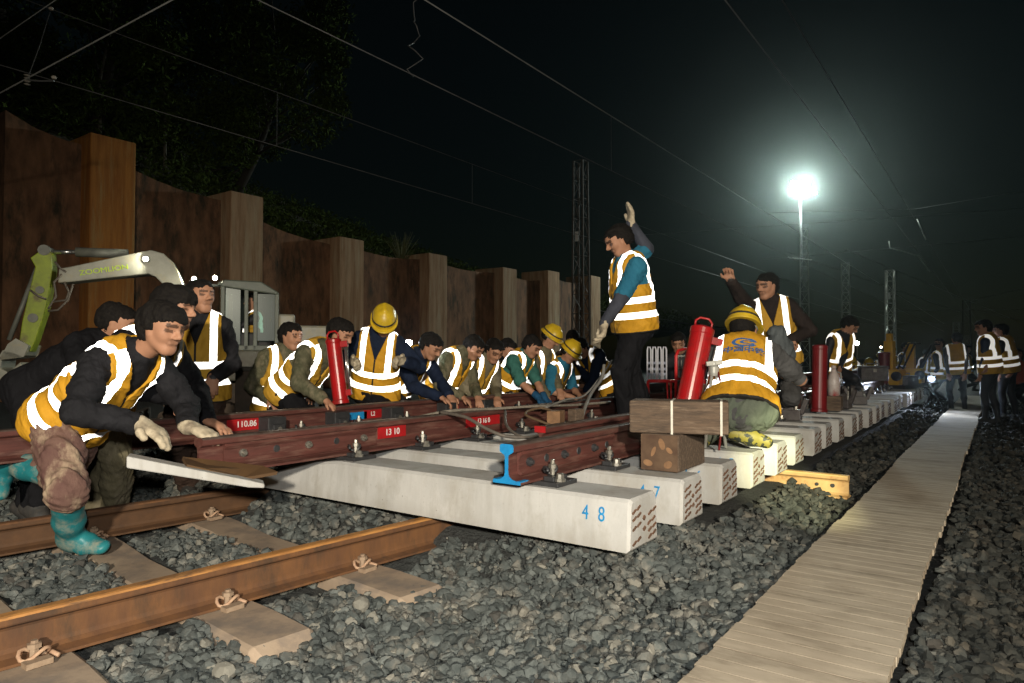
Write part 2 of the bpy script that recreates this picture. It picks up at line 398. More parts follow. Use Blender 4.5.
    cmap = {0: jcol, 1: jcol, 2: jcol if jacket_sleeve > .9 else skin, 3: skin, 4: tcol, 5: tcol, 6: boots[1] if boots else (.02, .02, .02), 7: skin, 8: tuple(v*.22 for v in skin),
            9: tuple(v*.30 for v in skin), 10: tuple(v*.75 for v in skin), 11: skin}
    if simple:
        for i in (0, 1):
            if gloves[i]: cmap[3] = gloves[i][1]
    ctab = np.array([cmap[l] for l in range(12)])
    def acol(me, V, lab):
        at = me.color_attributes.new('col', 'FLOAT_COLOR', 'POINT'); cc = np.ones((len(V), 4), np.float32); cc[:, :3] = ctab[lablist[lab]]
        at.data.foreach_set('color', cc.ravel())
    mesh_from(P, h, 'body', MATS['body'], root, attr=acol)
    tor = [p for p in P if p.lab == 0]; hip = [p for p in P if p.lab == 4]
    if not simple:
        if trousers:
            q = hip+[Prim(pel, pel+U*.10*S, .150*S*fat, .150*S*fat, 0, w=f, flat=.8, k=.06)]
            for hp, kn, an in legs:
                e = an-(an-kn)*(.04 if boot_hi < .2 else .86)
                q += [Prim(kn, kn*.5+e*.5, .060*S, .060*S, 5, k=.03), Prim(kn*.5+e*.5, e, .060*S, .052*S, 5, k=.03)]
            mesh_from(q, h, 'trousers', trousers[0], root, off=.012, seed=seed, amp=.010, wl=.12)
        if jacket:
            q = list(tor)+[Prim(pel, pel+U*.1, .150*S*fat, .150*S*fat, 0, w=f, flat=.8, k=.06)]
            for sh, el, wr in arms:
                q += [Prim(sh, sh*.45+el*.55, .056*S, .049*S, 1, k=.04)]
                if jacket_sleeve > .9:
                    w2 = el+(wr-el)*.88; q += [Prim(sh*.45+el*.55, el, .049*S, .044*S, 1, k=.02), Prim(el, w2, .044*S, .033*S, 2, k=.02)]
                elif jacket_sleeve > .4:
                    q += [Prim(sh*.45+el*.55, sh+(el-sh)*(.9 if jacket_sleeve > .55 else .68), .050*S, .052*S, 1, k=.02)]
            q.append(Prim(neck-U*.02, neck+U*.03+f*.01, .062*S, .060*S, 11, k=.03))
            mesh_from(q, h, 'jacket' if jacket_sleeve > .9 else 'shirt', jacket[0], root, off=.011, seed=seed+5, amp=.007, wl=.11)
    if vest:
        vq = [Prim(p.a, p.b, p.ra, p.rb, 0, p.w, p.flat, p.k) for p in tor]
        vq.append(Prim(pel-U*.06*S, pel+U*.05*S, .158*S*fat, .155*S*fat, 0, w=f, flat=.88, k=.06))
        for hp, kn, an in legs: vq.append(Prim(hp, hp+(kn-hp)*(.22 if abs(n3(kn-hp)@U) > .6 else .06), .108*S*fat, .098*S, 0, k=.05))
        vq.append(Prim(hipL, hipR, .116*S*fat, .116*S*fat, 0, w=pf, flat=.98))
        hem0 = -hem*S
        def cut(D, X, Y, Z):
            qx, qy, qz = X-pel[0], Y-pel[1], Z-pel[2]
            hh = qx*U[0]+qy*U[1]+qz*U[2]; x = np.abs(qx*r[0]+qy*r[1]+qz*r[2]); ff = qx*f[0]+qy*f[1]+qz*f[2]
            D = np.maximum(D, hem0-hh)
            hole = np.maximum(.29*S-hh, .165*S-x+.12*np.maximum(.40*S-hh, 0))      # arm hole
            D = np.maximum(D, -hole)
            nk = np.sqrt(x*x+(ff+.0)**2)-(.070*S)-np.minimum(np.maximum(hh-Lt, -.05), .05)*.3
            D = np.maximum(D, -np.maximum(nk, Lt-.055*S-hh))
            vn = np.maximum(x-(hh-.30*S)*.36, -ff); D = np.maximum(D, -np.maximum(vn, .30*S-hh))
            return D
        def avc(me, V, lab):
            q = V-pel; at = me.attributes.new('vc', 'FLOAT_VECTOR', 'POINT')
            at.data.foreach_set('vector', np.stack([q@r/S, q@f/S, (q@U-hem0)/S*(.62/.60)], 1).astype(np.float32).ravel())
        mesh_from(vq, h, 'vest', vest, root, off=.024 if not simple else .02, post=cut, attr=avc, seed=seed+9, amp=.009, wl=.15)
    hq = [P[hp0], Prim(C-hf*.045*hs+hu*.0, C-hf*.04*hs+hu*.03*hs, .078*hs, .080*hs, 7, w=hr, flat=.9)]
    hh_ = min(h, .007)
    if hat in ('hair', 'bald'):
        jag = folds(seed+77, .016, .05)
        def hcut(D, X, Y, Z):
            qx, qy, qz = X-C[0], Y-C[1], Z-C[2]; a = qx*hf[0]+qy*hf[1]+qz*hf[2]; b = qx*hu[0]+qy*hu[1]+qz*hu[2]; j_ = jag(X, Y, Z); b = b+j_; a = a+.5*j_
            face_ = np.maximum(.045*hs-.004-a if False else (.03*hs-a), b-.058*hs-.25*(.09*hs-a)*0)   # below the hairline at the front
            D = np.maximum(D, -np.maximum(.030*hs-a, b-(.066-long_hair*1.1)*hs+.5*np.abs(qx*hr[0]+qy*hr[1]+qz*hr[2])*.35))
            D = np.maximum(D, -np.maximum(-.02*hs-a, b-(.008-long_hair)*hs))
            D = np.maximum(D, (-.055-long_hair)*hs-b)
            return D
        mesh_from(hq, hh_, 'hair', hair_m or MATS['hair'], root, off=.0045+long_hair*.3, post=hcut, seed=seed+2, amp=.006, wl=.075)
    else:
        mesh_from(hq, hh_, 'hair', hair_m or MATS['hair'], root, off=.003, seed=seed+2, amp=.002, wl=.04, post=lambda D, X, Y, Z: np.maximum(np.maximum(D, -np.maximum(-.015*hs-((X-C[0])*hf[0]+(Y-C[1])*hf[1]+(Z-C[2])*hf[2]), ((X-C[0])*hu[0]+(Y-C[1])*hu[1]+(Z-C[2])*hu[2])-.03)), -.045*hs-((X-C[0])*hu[0]+(Y-C[1])*hu[1]+(Z-C[2])*hu[2])))
        cc = C+hu*.045*hs-hf*.008*hs; tilt = n3(hu+hf*.06)
        dome = [Prim(cc-hf*.018*hs, cc+hf*.018*hs, .118*hs, .118*hs, 7, w=hr, flat=.90), Prim(cc+tilt*.10*hs-hf*.06, cc+tilt*.112*hs+hf*.03, .022, .024, 7, k=.02)]
        def dcut(D, X, Y, Z):
            b = (X-cc[0])*tilt[0]+(Y-cc[1])*tilt[1]+(Z-cc[2])*tilt[2]
            return np.maximum(D, -.012-b)
        hm = mesh_from(dome, min(h, .008), 'helmet', MATS[hat], root, off=0, post=dcut)
        rim = [Prim(cc-hf*.022*hs-tilt*.01, cc+hf*.030*hs-tilt*.012, .130*hs, .134*hs, 7, w=hr, flat=.90), Prim(cc+hf*.10*hs-tilt*.016, cc+hf*.125*hs-tilt*.022, .045, .04, 7, w=hr, flat=1.4, k=.04)]
        def rcut(D, X, Y, Z):
            b = (X-cc[0])*tilt[0]+(Y-cc[1])*tilt[1]+(Z-cc[2])*tilt[2]
            return np.maximum(D, np.abs(b+.014)-.008)
        mesh_from(rim, min(h, .006), 'helmet_brim', MATS[hat], root, post=rcut)
        st = [Prim(cc-hf*.018*hs, cc+hf*.018*hs, .120*hs, .120*hs, 7, w=hr, flat=.90)]
        mesh_from(st, min(h, .006), 'helmet_strap', MATS['black'], root, off=.002,
                  post=lambda D, X, Y, Z: np.maximum(D, np.abs((X-cc[0])*tilt[0]+(Y-cc[1])*tilt[1]+(Z-cc[2])*tilt[2]-.028)-.009))
        sh = MB(); a = cc-hf*.105*hs-tilt*.035; 
        pts = [cc+(hf*math.cos(t)*.098+hr*math.sin(t)*.083)*hs-tilt*.034 for t in np.linspace(.9, 2*PI-.9, 14)]
        sh.tube([Vector(p)-root.location for p in pts], .009, 6); sh.build('helmet_harness', MATS['grey_plastic'], root, smooth=True)
    if not simple:
        for i in (0, 1):
            if gloves[i]:
                wr = arms[i][2]; el = arms[i][1]; g = [Prim(wr+(el-wr)*.18, wr, .034*S, .033*S, 3, k=.02)]+hprims[i]
                mesh_from(g, min(h, .0055), 'glove', gloves[i][0], root, off=.004, seed=seed+20+i, amp=.0025, wl=.05)
            if boots:
                hp, kn, an = legs[i]; q = list(fprims[i])
                if boot_hi > .2: q += [Prim(an, an+(kn-an)*.35, .046*S, .056*S, 6, k=.04), Prim(an+(kn-an)*.35, an+(kn-an)*boot_hi*2.1, .054*S, .060*S, 6, k=.03)]
                else: q += [Prim(an, an+(kn-an)*.12, .042*S, .044*S, 6, k=.03)]
                mesh_from(q, min(h, .007), 'boot' if boot_hi > .2 else 'shoe', boots[0], root, off=.009, seed=seed+30+i, amp=.002 if boot_hi > .2 else 0, wl=.1)
    return root, dict(C=C, hf=hf, hu=hu, hr=hr, pel=pel, U=U, f=f, r=r, neck=neck, Lt=Lt, arms=arms, legs=legs)
# ------------------------------------------------------------------ materials used
MATS = {}
MATS['body'] = body_mat()
MATS['hair'] = M('black_hair', (.006, .005, .005), (.014, .012, .010), 70, .8, .8, 150, .006, spec=.15)
MATS['yellow_helmet'] = M('yellow_plastic', (.62, .42, .02), (.52, .34, .015), 12, .38, .05, 60, .002, c3=(.4, .27, .03))
MATS['black'] = M('black_rubber', (.015, .015, .016), (.025, .025, .026), 20, .6, .1)
MATS['grey_plastic'] = M('grey_plastic', (.28, .28, .25), (.2, .2, .18), 20, .5, .1)
VEST = vest_mat('orange_vest', (.56, .285, .018), (.02, .018, .015), (.02, .02, .02))
VEST_Y = vest_mat('mustard_vest', (.50, .28, .03), (.02, .018, .015), (.02, .02, .02))
C_BLACK = (cloth('black_cloth', (.009, .009, .011)), (.018, .018, .022))
C_CHAR = (cloth('charcoal_cloth', (.018, .018, .021), (.012, .012, .014)), (.03, .031, .035))
C_NAVY = (cloth('navy_cloth', (.012, .02, .045)), (.012, .02, .045))
C_DKBLUE = (cloth('dark_denim', (.02, .035, .07), (.012, .02, .045)), (.02, .035, .07))
C_CAMO = (cloth('camouflage_cloth', (.13, .12, .075), (.05, .055, .03), (.20, .17, .11), 16, s3=11), (.12, .11, .07))
C_OLIVE = (cloth('olive_cloth', (.16, .14, .085), (.11, .095, .06), (.22, .19, .13)), (.15, .13, .08))
C_MUD = (cloth('muddy_cloth', (.16, .095, .075), (.10, .05, .045), (.38, .29, .20), 7, s3=6), (.16, .095, .075))
C_TEAL = (cloth('teal_cloth', (.05, .17, .14)), (.05, .17, .14))
C_BLUE = (cloth('blue_cloth', (.03, .17, .26), (.02, .12, .2)), (.03, .17, .26))
C_SLEEVE = (cloth('slate_cloth', (.06, .065, .085)), (.06, .065, .085))
C_GREEN = (cloth('grey_green_cloth', (.11, .125, .095), (.075, .09, .07)), (.11, .125, .095))
C_GREY = (cloth('grey_cloth', (.09, .09, .09)), (.09, .09, .09))
C_BROWN = (cloth('brown_cloth', (.07, .045, .035)), (.07, .045, .035))
C_DKGLOVE = (cloth('blue_glove', (.02, .09, .19)), (.02, .09, .19))
GLOVE = (M('cotton_glove', (.50, .43, .31), (.36, .30, .21), 30, .9, .4, 160, .003, c3=(.22, .18, .13), scale3=12), (.46, .40, .29))
BOOT = (M('teal_rubber', (.02, .20, .22), (.015, .15, .17), 10, .45, .1, 40, .003, c3=(.24, .27, .22), scale3=9), (.02, .2, .22))
SHOE = (M('dark_shoe', (.03, .03, .03), (.05, .045, .04), 30, .7, .2), (.03, .03, .03))
SHOE_Y = (M('yellow_black_shoe', (.20, .17, .03), (.02, .025, .02), 22, .6, .2, lo=.48, hi=.52), (.2, .17, .03))

concrete = M('new_concrete', (.47, .465, .445), (.37, .367, .35), 5, .85, .35, 90, .003, c3=(.34, .325, .29), scale3=4, rnd=.2, stretch=(1, 1, .5))
def grime(m):
    nt = m.node_tree; bs = nt.nodes['Principled BSDF']; tc = nn(nt, 'ShaderNodeTexCoord').outputs['Object']; src = bs.inputs['Base Color'].links[0].from_socket
    sp = nn(nt, 'ShaderNodeSeparateXYZ'); nt.links.new(tc, sp.inputs[0])
    pit = ramp(nt, noise(nt, tc, 55, 3, .7), [(.26, (1, 1, 1)), (.33, (0, 0, 0))])
    low = nn(nt, 'ShaderNodeMapRange'); nt.links.new(mth(nt, 'ADD', sp.outputs[2], mth(nt, 'MULTIPLY', noise(nt, scaled(nt, tc, (9, 9, 1)), 1.0, 5), .16)), low.inputs[0]); low.inputs[1].default_value = .15; low.inputs[2].default_value = .04
    streak = ramp(nt, noise(nt, scaled(nt, tc, (16, 16, 1.2)), 1.0, 5), [(.52, (0, 0, 0)), (.72, (1, 1, 1))])
    src = mixc(nt, mth(nt, 'MULTIPLY', low.outputs[0], .45), src, (.26, .24, .205)); src = mixc(nt, mth(nt, 'MULTIPLY', streak, .35), src, (.27, .255, .22)); src = mixc(nt, mth(nt, 'MULTIPLY', pit, .7), src, (.16, .15, .13)); nt.links.new(src, bs.inputs['Base Color'])
grime(concrete)
dusty = M('dusty_old_concrete', (.35, .27, .195), (.28, .21, .15), 6, .95, .3, 60, .004, c3=(.20, .165, .135), scale3=3)
oldrust = M('orange_rust_steel', (.42, .20, .055), (.27, .115, .032), 7, .72, .3, 80, .002, c3=(.10, .055, .030), scale3=5, stretch=(2, .6, 5))
newrail = M('maroon_rail_steel', (.105, .038, .030), (.065, .026, .022), 9, .55, .3, 90, .002, c3=(.15, .075, .06), scale3=8)
railtop = M('worn_rail_head', (.16, .125, .105), (.09, .06, .05), 14, .42, .2, 60, .001, metal=.4)
darkrail = M('brown_rail_steel', (.07, .032, .022), (.04, .02, .016), 9, .6, .3, 90, .002)
bluepaint = M('blue_paint', (.01, .25, .55), (.01, .18, .42), 30, .6, .2)
redpaint = M('red_paint', (.42, .012, .015), (.30, .01, .012), 14, .5, .1, 50, .001)
redgloss = M('red_enamel', (.40, .010, .012), (.29, .008, .010), 7, .30, .08, 50, .001, c3=(.20, .02, .018), scale3=9)
whitepaint = M('white_paint', (.75, .74, .72), (.6, .6, .58), 30, .6, .1)
orangepaint = M('orange_paint', (.65, .10, .02), (.55, .08, .02), 15, .5, .1)
blackplate = M('black_cast_iron', (.022, .023, .025), (.035, .035, .037), 25, .5, .35, 70, .003, spec=.6)
zinc = M('zinc_bolt', (.33, .31, .27), (.20, .19, .16), 60, .4, .2, 120, .001, metal=.7)
timber = M('sleeper_timber', (.13, .088, .058), (.07, .05, .036), 9, .9, .5, 40, .006, c3=(.18, .13, .09), scale3=6, stretch=(1.2, 9, 9))
endgrain = M('timber_end', (.07, .04, .025), (.12, .075, .045), 12, .9, .4)
sawcut = M('bare_wood', (.27, .15, .075), (.17, .095, .05), 18, .9, .3)
plank = M('weathered_plank', (.46, .395, .305), (.37, .315, .24), 5, .95, .3, 60, .003, c3=(.26, .22, .165), scale3=2.2, stretch=(1.2, 4, 6), island=.08, spec=.1)
piled = M('stained_concrete_pile', (.46, .30, .18), (.27, .155, .08), 3.2, .95, .5, 22, .012, c3=(.44, .34, .22), scale3=2.0, stretch=(1.8, 1.8, .18), rnd=.35)
redpile = M('warm_lit_pile', (.50, .21, .045), (.32, .115, .026), 3.4, .95, .5, 22, .012, c3=(.42, .26, .10), scale3=2.2, stretch=(1.8, 1.8, .16))  # stained concrete, with warm lamplight put into its orange colour
panelm = M('stained_retaining_wall', (.27, .14, .075), (.13, .068, .038), 2.4, .95, .6, 14, .02, c3=(.05, .04, .026), scale3=1.6, stretch=(1.4, 1.4, .5), rnd=.2)
lime = M('lime_machine_paint', (.26, .33, .02), (.19, .24, .02), 9, .45, .1, 40, .002, c3=(.12, .10, .03), scale3=4)
creamp = M('cream_machine_paint', (.30, .30, .25), (.23, .23, .19), 7, .45, .1, 40, .002, c3=(.30, .27, .18), scale3=5)
greymach = M('grey_machine_paint', (.16, .165, .14), (.11, .115, .10), 8, .5, .15)
darkmach = M('dirty_steel', (.05, .040, .030), (.085, .060, .042), 8, .8, .4, 50, .004)
yellowm = M('yellow_machine_paint', (.60, .34, .01), (.50, .27, .01), 10, .45, .1)
galv = M('galvanised_steel', (.42, .42, .38), (.33, .33, .30), 6, .5, .1, metal=.3, rnd=.2)
rustmast = M('rusty_lattice', (.10, .075, .055), (.06, .045, .035), 6, .8, .1)
wirem = M('wire_steel', (.13, .13, .13), (.09, .09, .09), 3, .5, 0, metal=.4)
brightwire = M('bright_wire_steel', (.42, .42, .40), (.32, .32, .30), 3, .5, 0, metal=.4)
hosem = M('black_hose', (.13, .11, .09), (.08, .07, .06), 30, .6, .1)
strapm = M('white_strap', (.62, .60, .52), (.5, .48, .42), 20, .7, .1)
rod = M('chrome_rod', (.55, .55, .53), (.45, .45, .43), 10, .25, 0, metal=.9)
bark = M('bark', (.03, .025, .018), (.02, .016, .012), 8, .95, .5, 20, .02, stretch=(3, 3, .6))
leafm = M('leaf', (.055, .082, .016), (.030, .046, .010), 3, .9, 0, island=.6, spec=.05)
earth = M('hill_soil', (.05, .04, .025), (.03, .03, .016), .6, 1, .5, 4, .1)
stone = M('ballast_stone', (.104, .117, .114), (.054, .065, .065), 16, .9, .5, 120, .004, island=.8, c3=(.17, .165, .145), scale3=7, spec=.2)
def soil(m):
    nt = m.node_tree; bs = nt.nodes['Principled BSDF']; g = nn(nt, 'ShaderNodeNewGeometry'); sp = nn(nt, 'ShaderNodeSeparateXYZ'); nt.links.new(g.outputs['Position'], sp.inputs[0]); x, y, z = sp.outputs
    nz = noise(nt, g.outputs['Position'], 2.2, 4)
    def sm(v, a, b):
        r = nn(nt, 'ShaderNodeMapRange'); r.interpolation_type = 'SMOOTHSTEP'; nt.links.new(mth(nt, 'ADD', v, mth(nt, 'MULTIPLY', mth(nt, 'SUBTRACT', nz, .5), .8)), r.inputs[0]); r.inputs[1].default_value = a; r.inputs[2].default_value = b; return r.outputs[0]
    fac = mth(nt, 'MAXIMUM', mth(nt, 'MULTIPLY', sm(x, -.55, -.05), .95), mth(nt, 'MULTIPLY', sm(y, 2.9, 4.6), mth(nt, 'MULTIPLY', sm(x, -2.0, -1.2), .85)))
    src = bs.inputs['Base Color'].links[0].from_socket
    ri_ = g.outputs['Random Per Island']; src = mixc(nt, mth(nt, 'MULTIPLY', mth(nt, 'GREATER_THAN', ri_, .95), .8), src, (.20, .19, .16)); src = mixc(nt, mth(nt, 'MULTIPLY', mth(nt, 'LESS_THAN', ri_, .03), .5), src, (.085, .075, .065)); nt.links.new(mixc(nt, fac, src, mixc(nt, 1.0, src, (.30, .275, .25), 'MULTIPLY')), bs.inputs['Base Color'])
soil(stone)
bedm = M('ballast_bed', (.035, .038, .037), (.065, .07, .067), 34, .95, 1.0, 26, .04, c3=(.03, .03, .03), scale3=12)
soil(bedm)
groove = M('groove_dirt', (.15, .12, .085), (.22, .175, .125), 20, 1, .2)
def glass_mat():
    m, nt, bs = base_mat('cab_glass'); bs.inputs['Base Color'].default_value = (.03, .05, .045, 1); bs.inputs['Roughness'].default_value = .25
    tr = nn(nt, 'ShaderNodeBsdfTransparent'); tr.inputs[0].default_value = (.55, .68, .64, 1); mx = nn(nt, 'ShaderNodeMixShader'); mx.inputs[0].default_value = .2
    nt.links.new(tr.outputs[0], mx.inputs[1]); nt.links.new(bs.outputs[0], mx.inputs[2]); nt.links.new(mx.outputs[0], nt.nodes['Material Output'].inputs['Surface']); return m
glass = glass_mat()

def text_mesh(s, size, mat, name, parent, Mx, extrude=.0006, sx=1.0, bold=0):
    cu = bpy.data.curves.new(name, 'FONT'); cu.body = s; cu.size = size; cu.extrude = extrude; cu.align_x = 'CENTER'; cu.align_y = 'CENTER'; cu.offset = bold
    t = bpy.data.objects.new('tmp_text', cu); COL.objects.link(t); dg = bpy.context.evaluated_depsgraph_get()
    me = bpy.data.meshes.new_from_object(t.evaluated_get(dg)); bpy.data.objects.remove(t); bpy.data.curves.remove(cu)
    me.name = name; me.transform(Mx @ Matrix.Diagonal((sx, 1, 1, 1))); me.materials.clear(); me.materials.append(mat)
    o = link(bpy.data.objects.new(name, me)); o.parent = parent; return o
def frame(o, x, y):            # 4x4: local x and y axes, normal = x cross y
    x, y = Vector(x).normalized(), Vector(y).normalized(); z = x.cross(y)
    m = Matrix((x, y, z)).transposed().to_4x4(); m.translation = Vector(o); return m

# ------------------------------------------------------------------ ground, ballast, path
XS = -1.235                                        # free ends of the new sleepers
def hz(x, y):
    x = np.asarray(x, float); y = np.asarray(y, float)
    under = np.clip((-x-.85)/.42, 0, 1)*np.clip((y-2.45)/.30, 0, 1)             # shoulder heaped against the new sleepers
    z = -.035+.155*under+.035*np.clip((x+1.15)/.3, 0, 1)
    z = z+.012*np.sin(2.1*x+1.3*y)+.010*np.sin(5.3*x-3.7*y+1)
    z = np.where(x > -.3, z+.015*np.sin(3*x+y), z)
    z = z-.25*np.clip((-x-6.5)/4, 0, 1)
    return z
xs = np.concatenate([[-420, -200, -90, -50, -35], np.linspace(-26, -7, 20), np.linspace(-6.6, 2.6, 60), np.linspace(3, 12, 12), [20, 40, 90, 200, 420]])
ys = np.concatenate([[-60, -20, -5], np.linspace(-2, 8, 64), np.linspace(8.5, 30, 30), [36, 45, 60, 90, 140, 220, 400, 800]])
XX, YY = np.meshgrid(xs, ys, indexing='ij'); ZZ = hz(XX, YY)-.03
n0, n1 = XX.shape; ii = np.arange(n0*n1).reshape(n0, n1)
gq = np.stack([ii[:-1, :-1], ii[1:, :-1], ii[1:, 1:], ii[:-1, 1:]], -1).reshape(-1, 4)
g = np_mesh('ground', np.stack([XX, YY, ZZ], -1).reshape(-1, 3), gq, bedm, True); g['kind'] = 'structure'

# loose ballast stones
OLD = math.radians(-5.8)                            # the old track runs askew to the new panel
od = Vector((math.sin(-OLD), math.cos(OLD), 0)); on = Vector((od.y, -od.x, 0))
ON0 = Vector((-2.60, .80, 0))                        # on the near old rail
def proto(sub, seed):
    bm = bmesh.new(); bmesh.ops.create_icosphere(bm, subdivisions=sub, radius=1); V = np.array([v.co[:] for v in bm.verts]); Fc = np.array([[v.index for v in f.verts] for f in bm.faces]); bm.free()
    r = np.random.default_rng(seed); N = r.normal(size=(7, 3)); N /= np.linalg.norm(N, axis=1)[:, None]; o = r.uniform(.40, .85, 7)
    d = V/np.linalg.norm(V, axis=1)[:, None]; k = d@N.T; rad = np.where(k > .05, o/np.maximum(k, .05), 9).min(1); rad = np.minimum(rad, 1.15)
    return d*rad[:, None]*r.uniform(.72, 1.2, 3), Fc
def rot_rand(n):
    q = RNG.normal(size=(n, 4)); q /= np.linalg.norm(q, axis=1)[:, None]; w, x, y, z = q.T
    return np.stack([1-2*(y*y+z*z), 2*(x*y-z*w), 2*(x*z+y*w), 2*(x*y+z*w), 1-2*(x*x+z*z), 2*(y*z-x*w), 2*(x*z-y*w), 2*(y*z+x*w), 1-2*(x*x+y*y)], -1).reshape(n, 3, 3)
def scatter(d0, d1, dens, r0, r1, sub, zj):
    A_ = (d1*d1-d0*d0)*.95*2; n = int(dens*A_/2)
    d = np.sqrt(RNG.uniform(d0*d0, d1*d1, n)); a = RNG.uniform(-.86, .90, n); x = d*(a*c_-s_); y = d*(a*s_+c_)
    keep = (y > -1) & ~((x > -.79) & (x < -.24)) & (x > -11)
    w = (Vector((0, 0, 0)))
    # old sleepers stay bare
    rx, ry = x-ON0.x, y-ON0.y; al = rx*od.x+ry*od.y; ac = rx*on.x+ry*on.y
    ph = (al-OS0) % OSP; on_sl = (np.minimum(ph, OSP-ph) < .135-.02*RNG.uniform(0, 1, n)) & (ac > -2.08) & (ac < .46-.16*RNG.uniform(0, 1, n)) & (al < 2.75) & (al > -1.6)
    on_rail = (np.abs(ac) < .10) | (np.abs(ac+1.5) < .10)
    keep &= ~on_sl & ~(on_rail & (al < 2.4))
    keep &= ~((x < XS+.03) & (x > -5.6) & (y > 3.4))
    x, y = x[keep], y[keep]; n = len(x)
    r = r0+(r1-r0)*RNG.beta(1.6, 2.6, n); z = hz(x, y)+RNG.uniform(-zj, zj, n)-.008+.25*r
    return x, y, z, r, sub
OS0, OSP = .115, .635
def stones():
    VS, FS, off = [], [], 0
    for sub, sets in ((2, [scatter(1.0, 3.1, 1800, .012, .036, 2, .016)]), (1, [scatter(1.0, 3.6, 2200, .006, .016, 1, .014), scatter(3.1, 6.2, 950, .016, .042, 1, .018), scatter(6.2, 15, 170, .025, .055, 1, .02)])):
        protos = [proto(sub, 50+i) for i in range(18)]
        for x, y, z, r, _ in sets:
            n = len(x); R = rot_rand(n); pk = RNG.integers(0, 18, n)
            for k, (pv, pf) in enumerate(protos):
                s = np.where(pk == k)[0]
                if not len(s): continue
                V = np.einsum('nij,vj->nvi', R[s], pv)*r[s][:, None, None]; V[:, :, 2] *= .85
                V += np.stack([x[s], y[s], z[s]], -1)[:, None, :]
                Fn = pf[None]+(np.arange(len(s))*len(pv))[:, None, None]+off
                VS.append(V.reshape(-1, 3)); FS.append(Fn.reshape(-1, 3)); off += len(s)*len(pv)
    o = np_mesh('ballast_stones', np.concatenate(VS), np.concatenate(FS), stone, False, None, 3)
    o['kind'] = 'stuff'; tag(o, 'grey crushed stone ballast heaped loosely around sleepers and rails', 'ballast')
stones()

# plank path: mats of boards laid end to end
seams = [.25, 1.42, 2.18, 3.05, 4.28, 5.85, 6.75, 8.15, 9.5, 10.9, 12.3, 13.7, 15.2, 16.8, 18.5, 20.3]
ords = ['first', 'second', 'third', 'fourth', 'fifth', 'sixth', 'seventh', 'eighth', 'ninth', 'tenth', 'eleventh', 'twelfth', 'thirteenth', 'fourteenth', 'fifteenth']
for i in range(len(seams)-1):
    y0, y1 = seams[i]+.002, seams[i+1]-.002; mb = MB(); n = max(3, int(round((y1-y0)/.080))); w = (y1-y0)/n
    tw = random.uniform(-.012, .012); dx = random.uniform(-.008, .008)
    for k in range(n):
        yy = y0+(k+.5)*w; jz = 0
        mb.box((-.518+dx+tw*(k/n-.5)+random.uniform(-.004, .004), yy, .034+jz), (.490+random.uniform(-.008, .004), w-.002-random.uniform(0, .0015), .030), 0)
        mb.box((-.518+dx, yy+w/2, .0325), (.484, .012, .0315), 1)
    for sx in (-.2, .2): mb.box((-.518+sx, (y0+y1)/2, .008), (.06, y1-y0-.02, .020), 0)
    o = mb.build('boardwalk_mat', [plank, groove], bevel=0)
    tag(o, 'weathered plank walkway mat, the %s along the path counted from the camera' % ords[i], 'walkway mat', 'plank mats of the walkway')
# ------------------------------------------------------------------ rails and sleepers
def rail_prof(k=1.0):
    h = .176*k; hw, fw, wb = .0365*k, .075*k, .0085*k
    r = [(fw, 0), (fw, .011*k), (.030*k, .021*k), (wb+.004, .034*k), (wb, .05*k), (wb, .118*k), (wb+.004, .128*k), (hw-.002, .140*k), (hw, .146*k), (hw, h-.010), (hw-.004, h-.003), (hw-.013, h)]
    return r+[(-a, b) for a, b in reversed(r)]
def rail(name, p0, p1, mats, k=1.0, parent=None, loc=None, seg=1):
    p0, p1 = Vector(p0), Vector(p1); d = (p1-p0).normalized(); u = d.cross(UP).normalized(); v = u.cross(d)
    mb = MB(); pr = rail_prof(k); mb.prism(pr, [(p0+(p1-p0)*i/seg, u, v) for i in range(seg+1)])
    # worn head is its own slot
    n = len(pr); mi = []
    for f in mb.f:
        zs = [i % n for i in f]; mi.append(1 if len(f) == 4 and all(9 <= z <= n-10 for z in zs) else 0)
    mb.m = mi
    return mb.build(name, mats, parent, loc=loc)
# old track
oldweb = M('rust_web_steel', (.155, .070, .026), (.085, .040, .020), 6, .8, .35, 70, .002, c3=(.06, .035, .02), scale3=4, stretch=(1.5, 1.5, .5))
def Pold(al, ac, z=0): return ON0+od*al+on*ac+UP*z
ocut = 2.2
near = thing('rail', 'near rust orange rail of the old track, cut off just before the numbered sleeper', 'rail', ON0, None, 'rails of the old track')
rail('rail_bar', Pold(-3.2, 0)-ON0, Pold(ocut, 0)-ON0, [oldweb, oldrust], .864, near)
far = thing('rail', 'brown rail of the old track beneath the teal boots of the bending worker', 'rail', Pold(0, -1.5), None, 'rails of the old track')
rail('rail_bar', Pold(-2.5, -1.5)-Pold(0, -1.5), Pold(2.6, -1.5)-Pold(0, -1.5), [M('old_brown_rail', (.10, .048, .02), (.06, .03, .014), 8, .75, .3, 70, .002), oldweb], .864, far)
clipm = M('tan_clip_steel', (.46, .31, .20), (.32, .19, .12), 30, .7, .3)
def clip(parent, o, sx):          # elastic W clip with bolt, on the foot of a rail
    c = MB(); a = on*sx; pts = []
    for t in np.linspace(0, 1, 15):
        ang = t*2*PI*1.0-.4; pts.append(o+od*(.042*math.cos(ang)*(1 if t < .5 else 1))+a*(.024*math.sin(ang)+.010)+UP*(.030+.014*math.sin(ang*2)))
    c.tube(pts, .0065, 7); c.tube([o+od*.045-a*.02+UP*.02, o+od*.06+a*.04+UP*.012], .008, 7)
    e = c.build('clip', clipm, parent, smooth=True)
    b = MB(); b.lathe(o+a*.012+UP*.0, [(.014, .0), (.014, .048), (.022, .048), (.022, .062), (.012, .064), (.011, .072)], 6)
    b.box(o+a*.05+UP*.012, (.04, .075, .018)); b.build('bolt', M_clipbolt, parent)
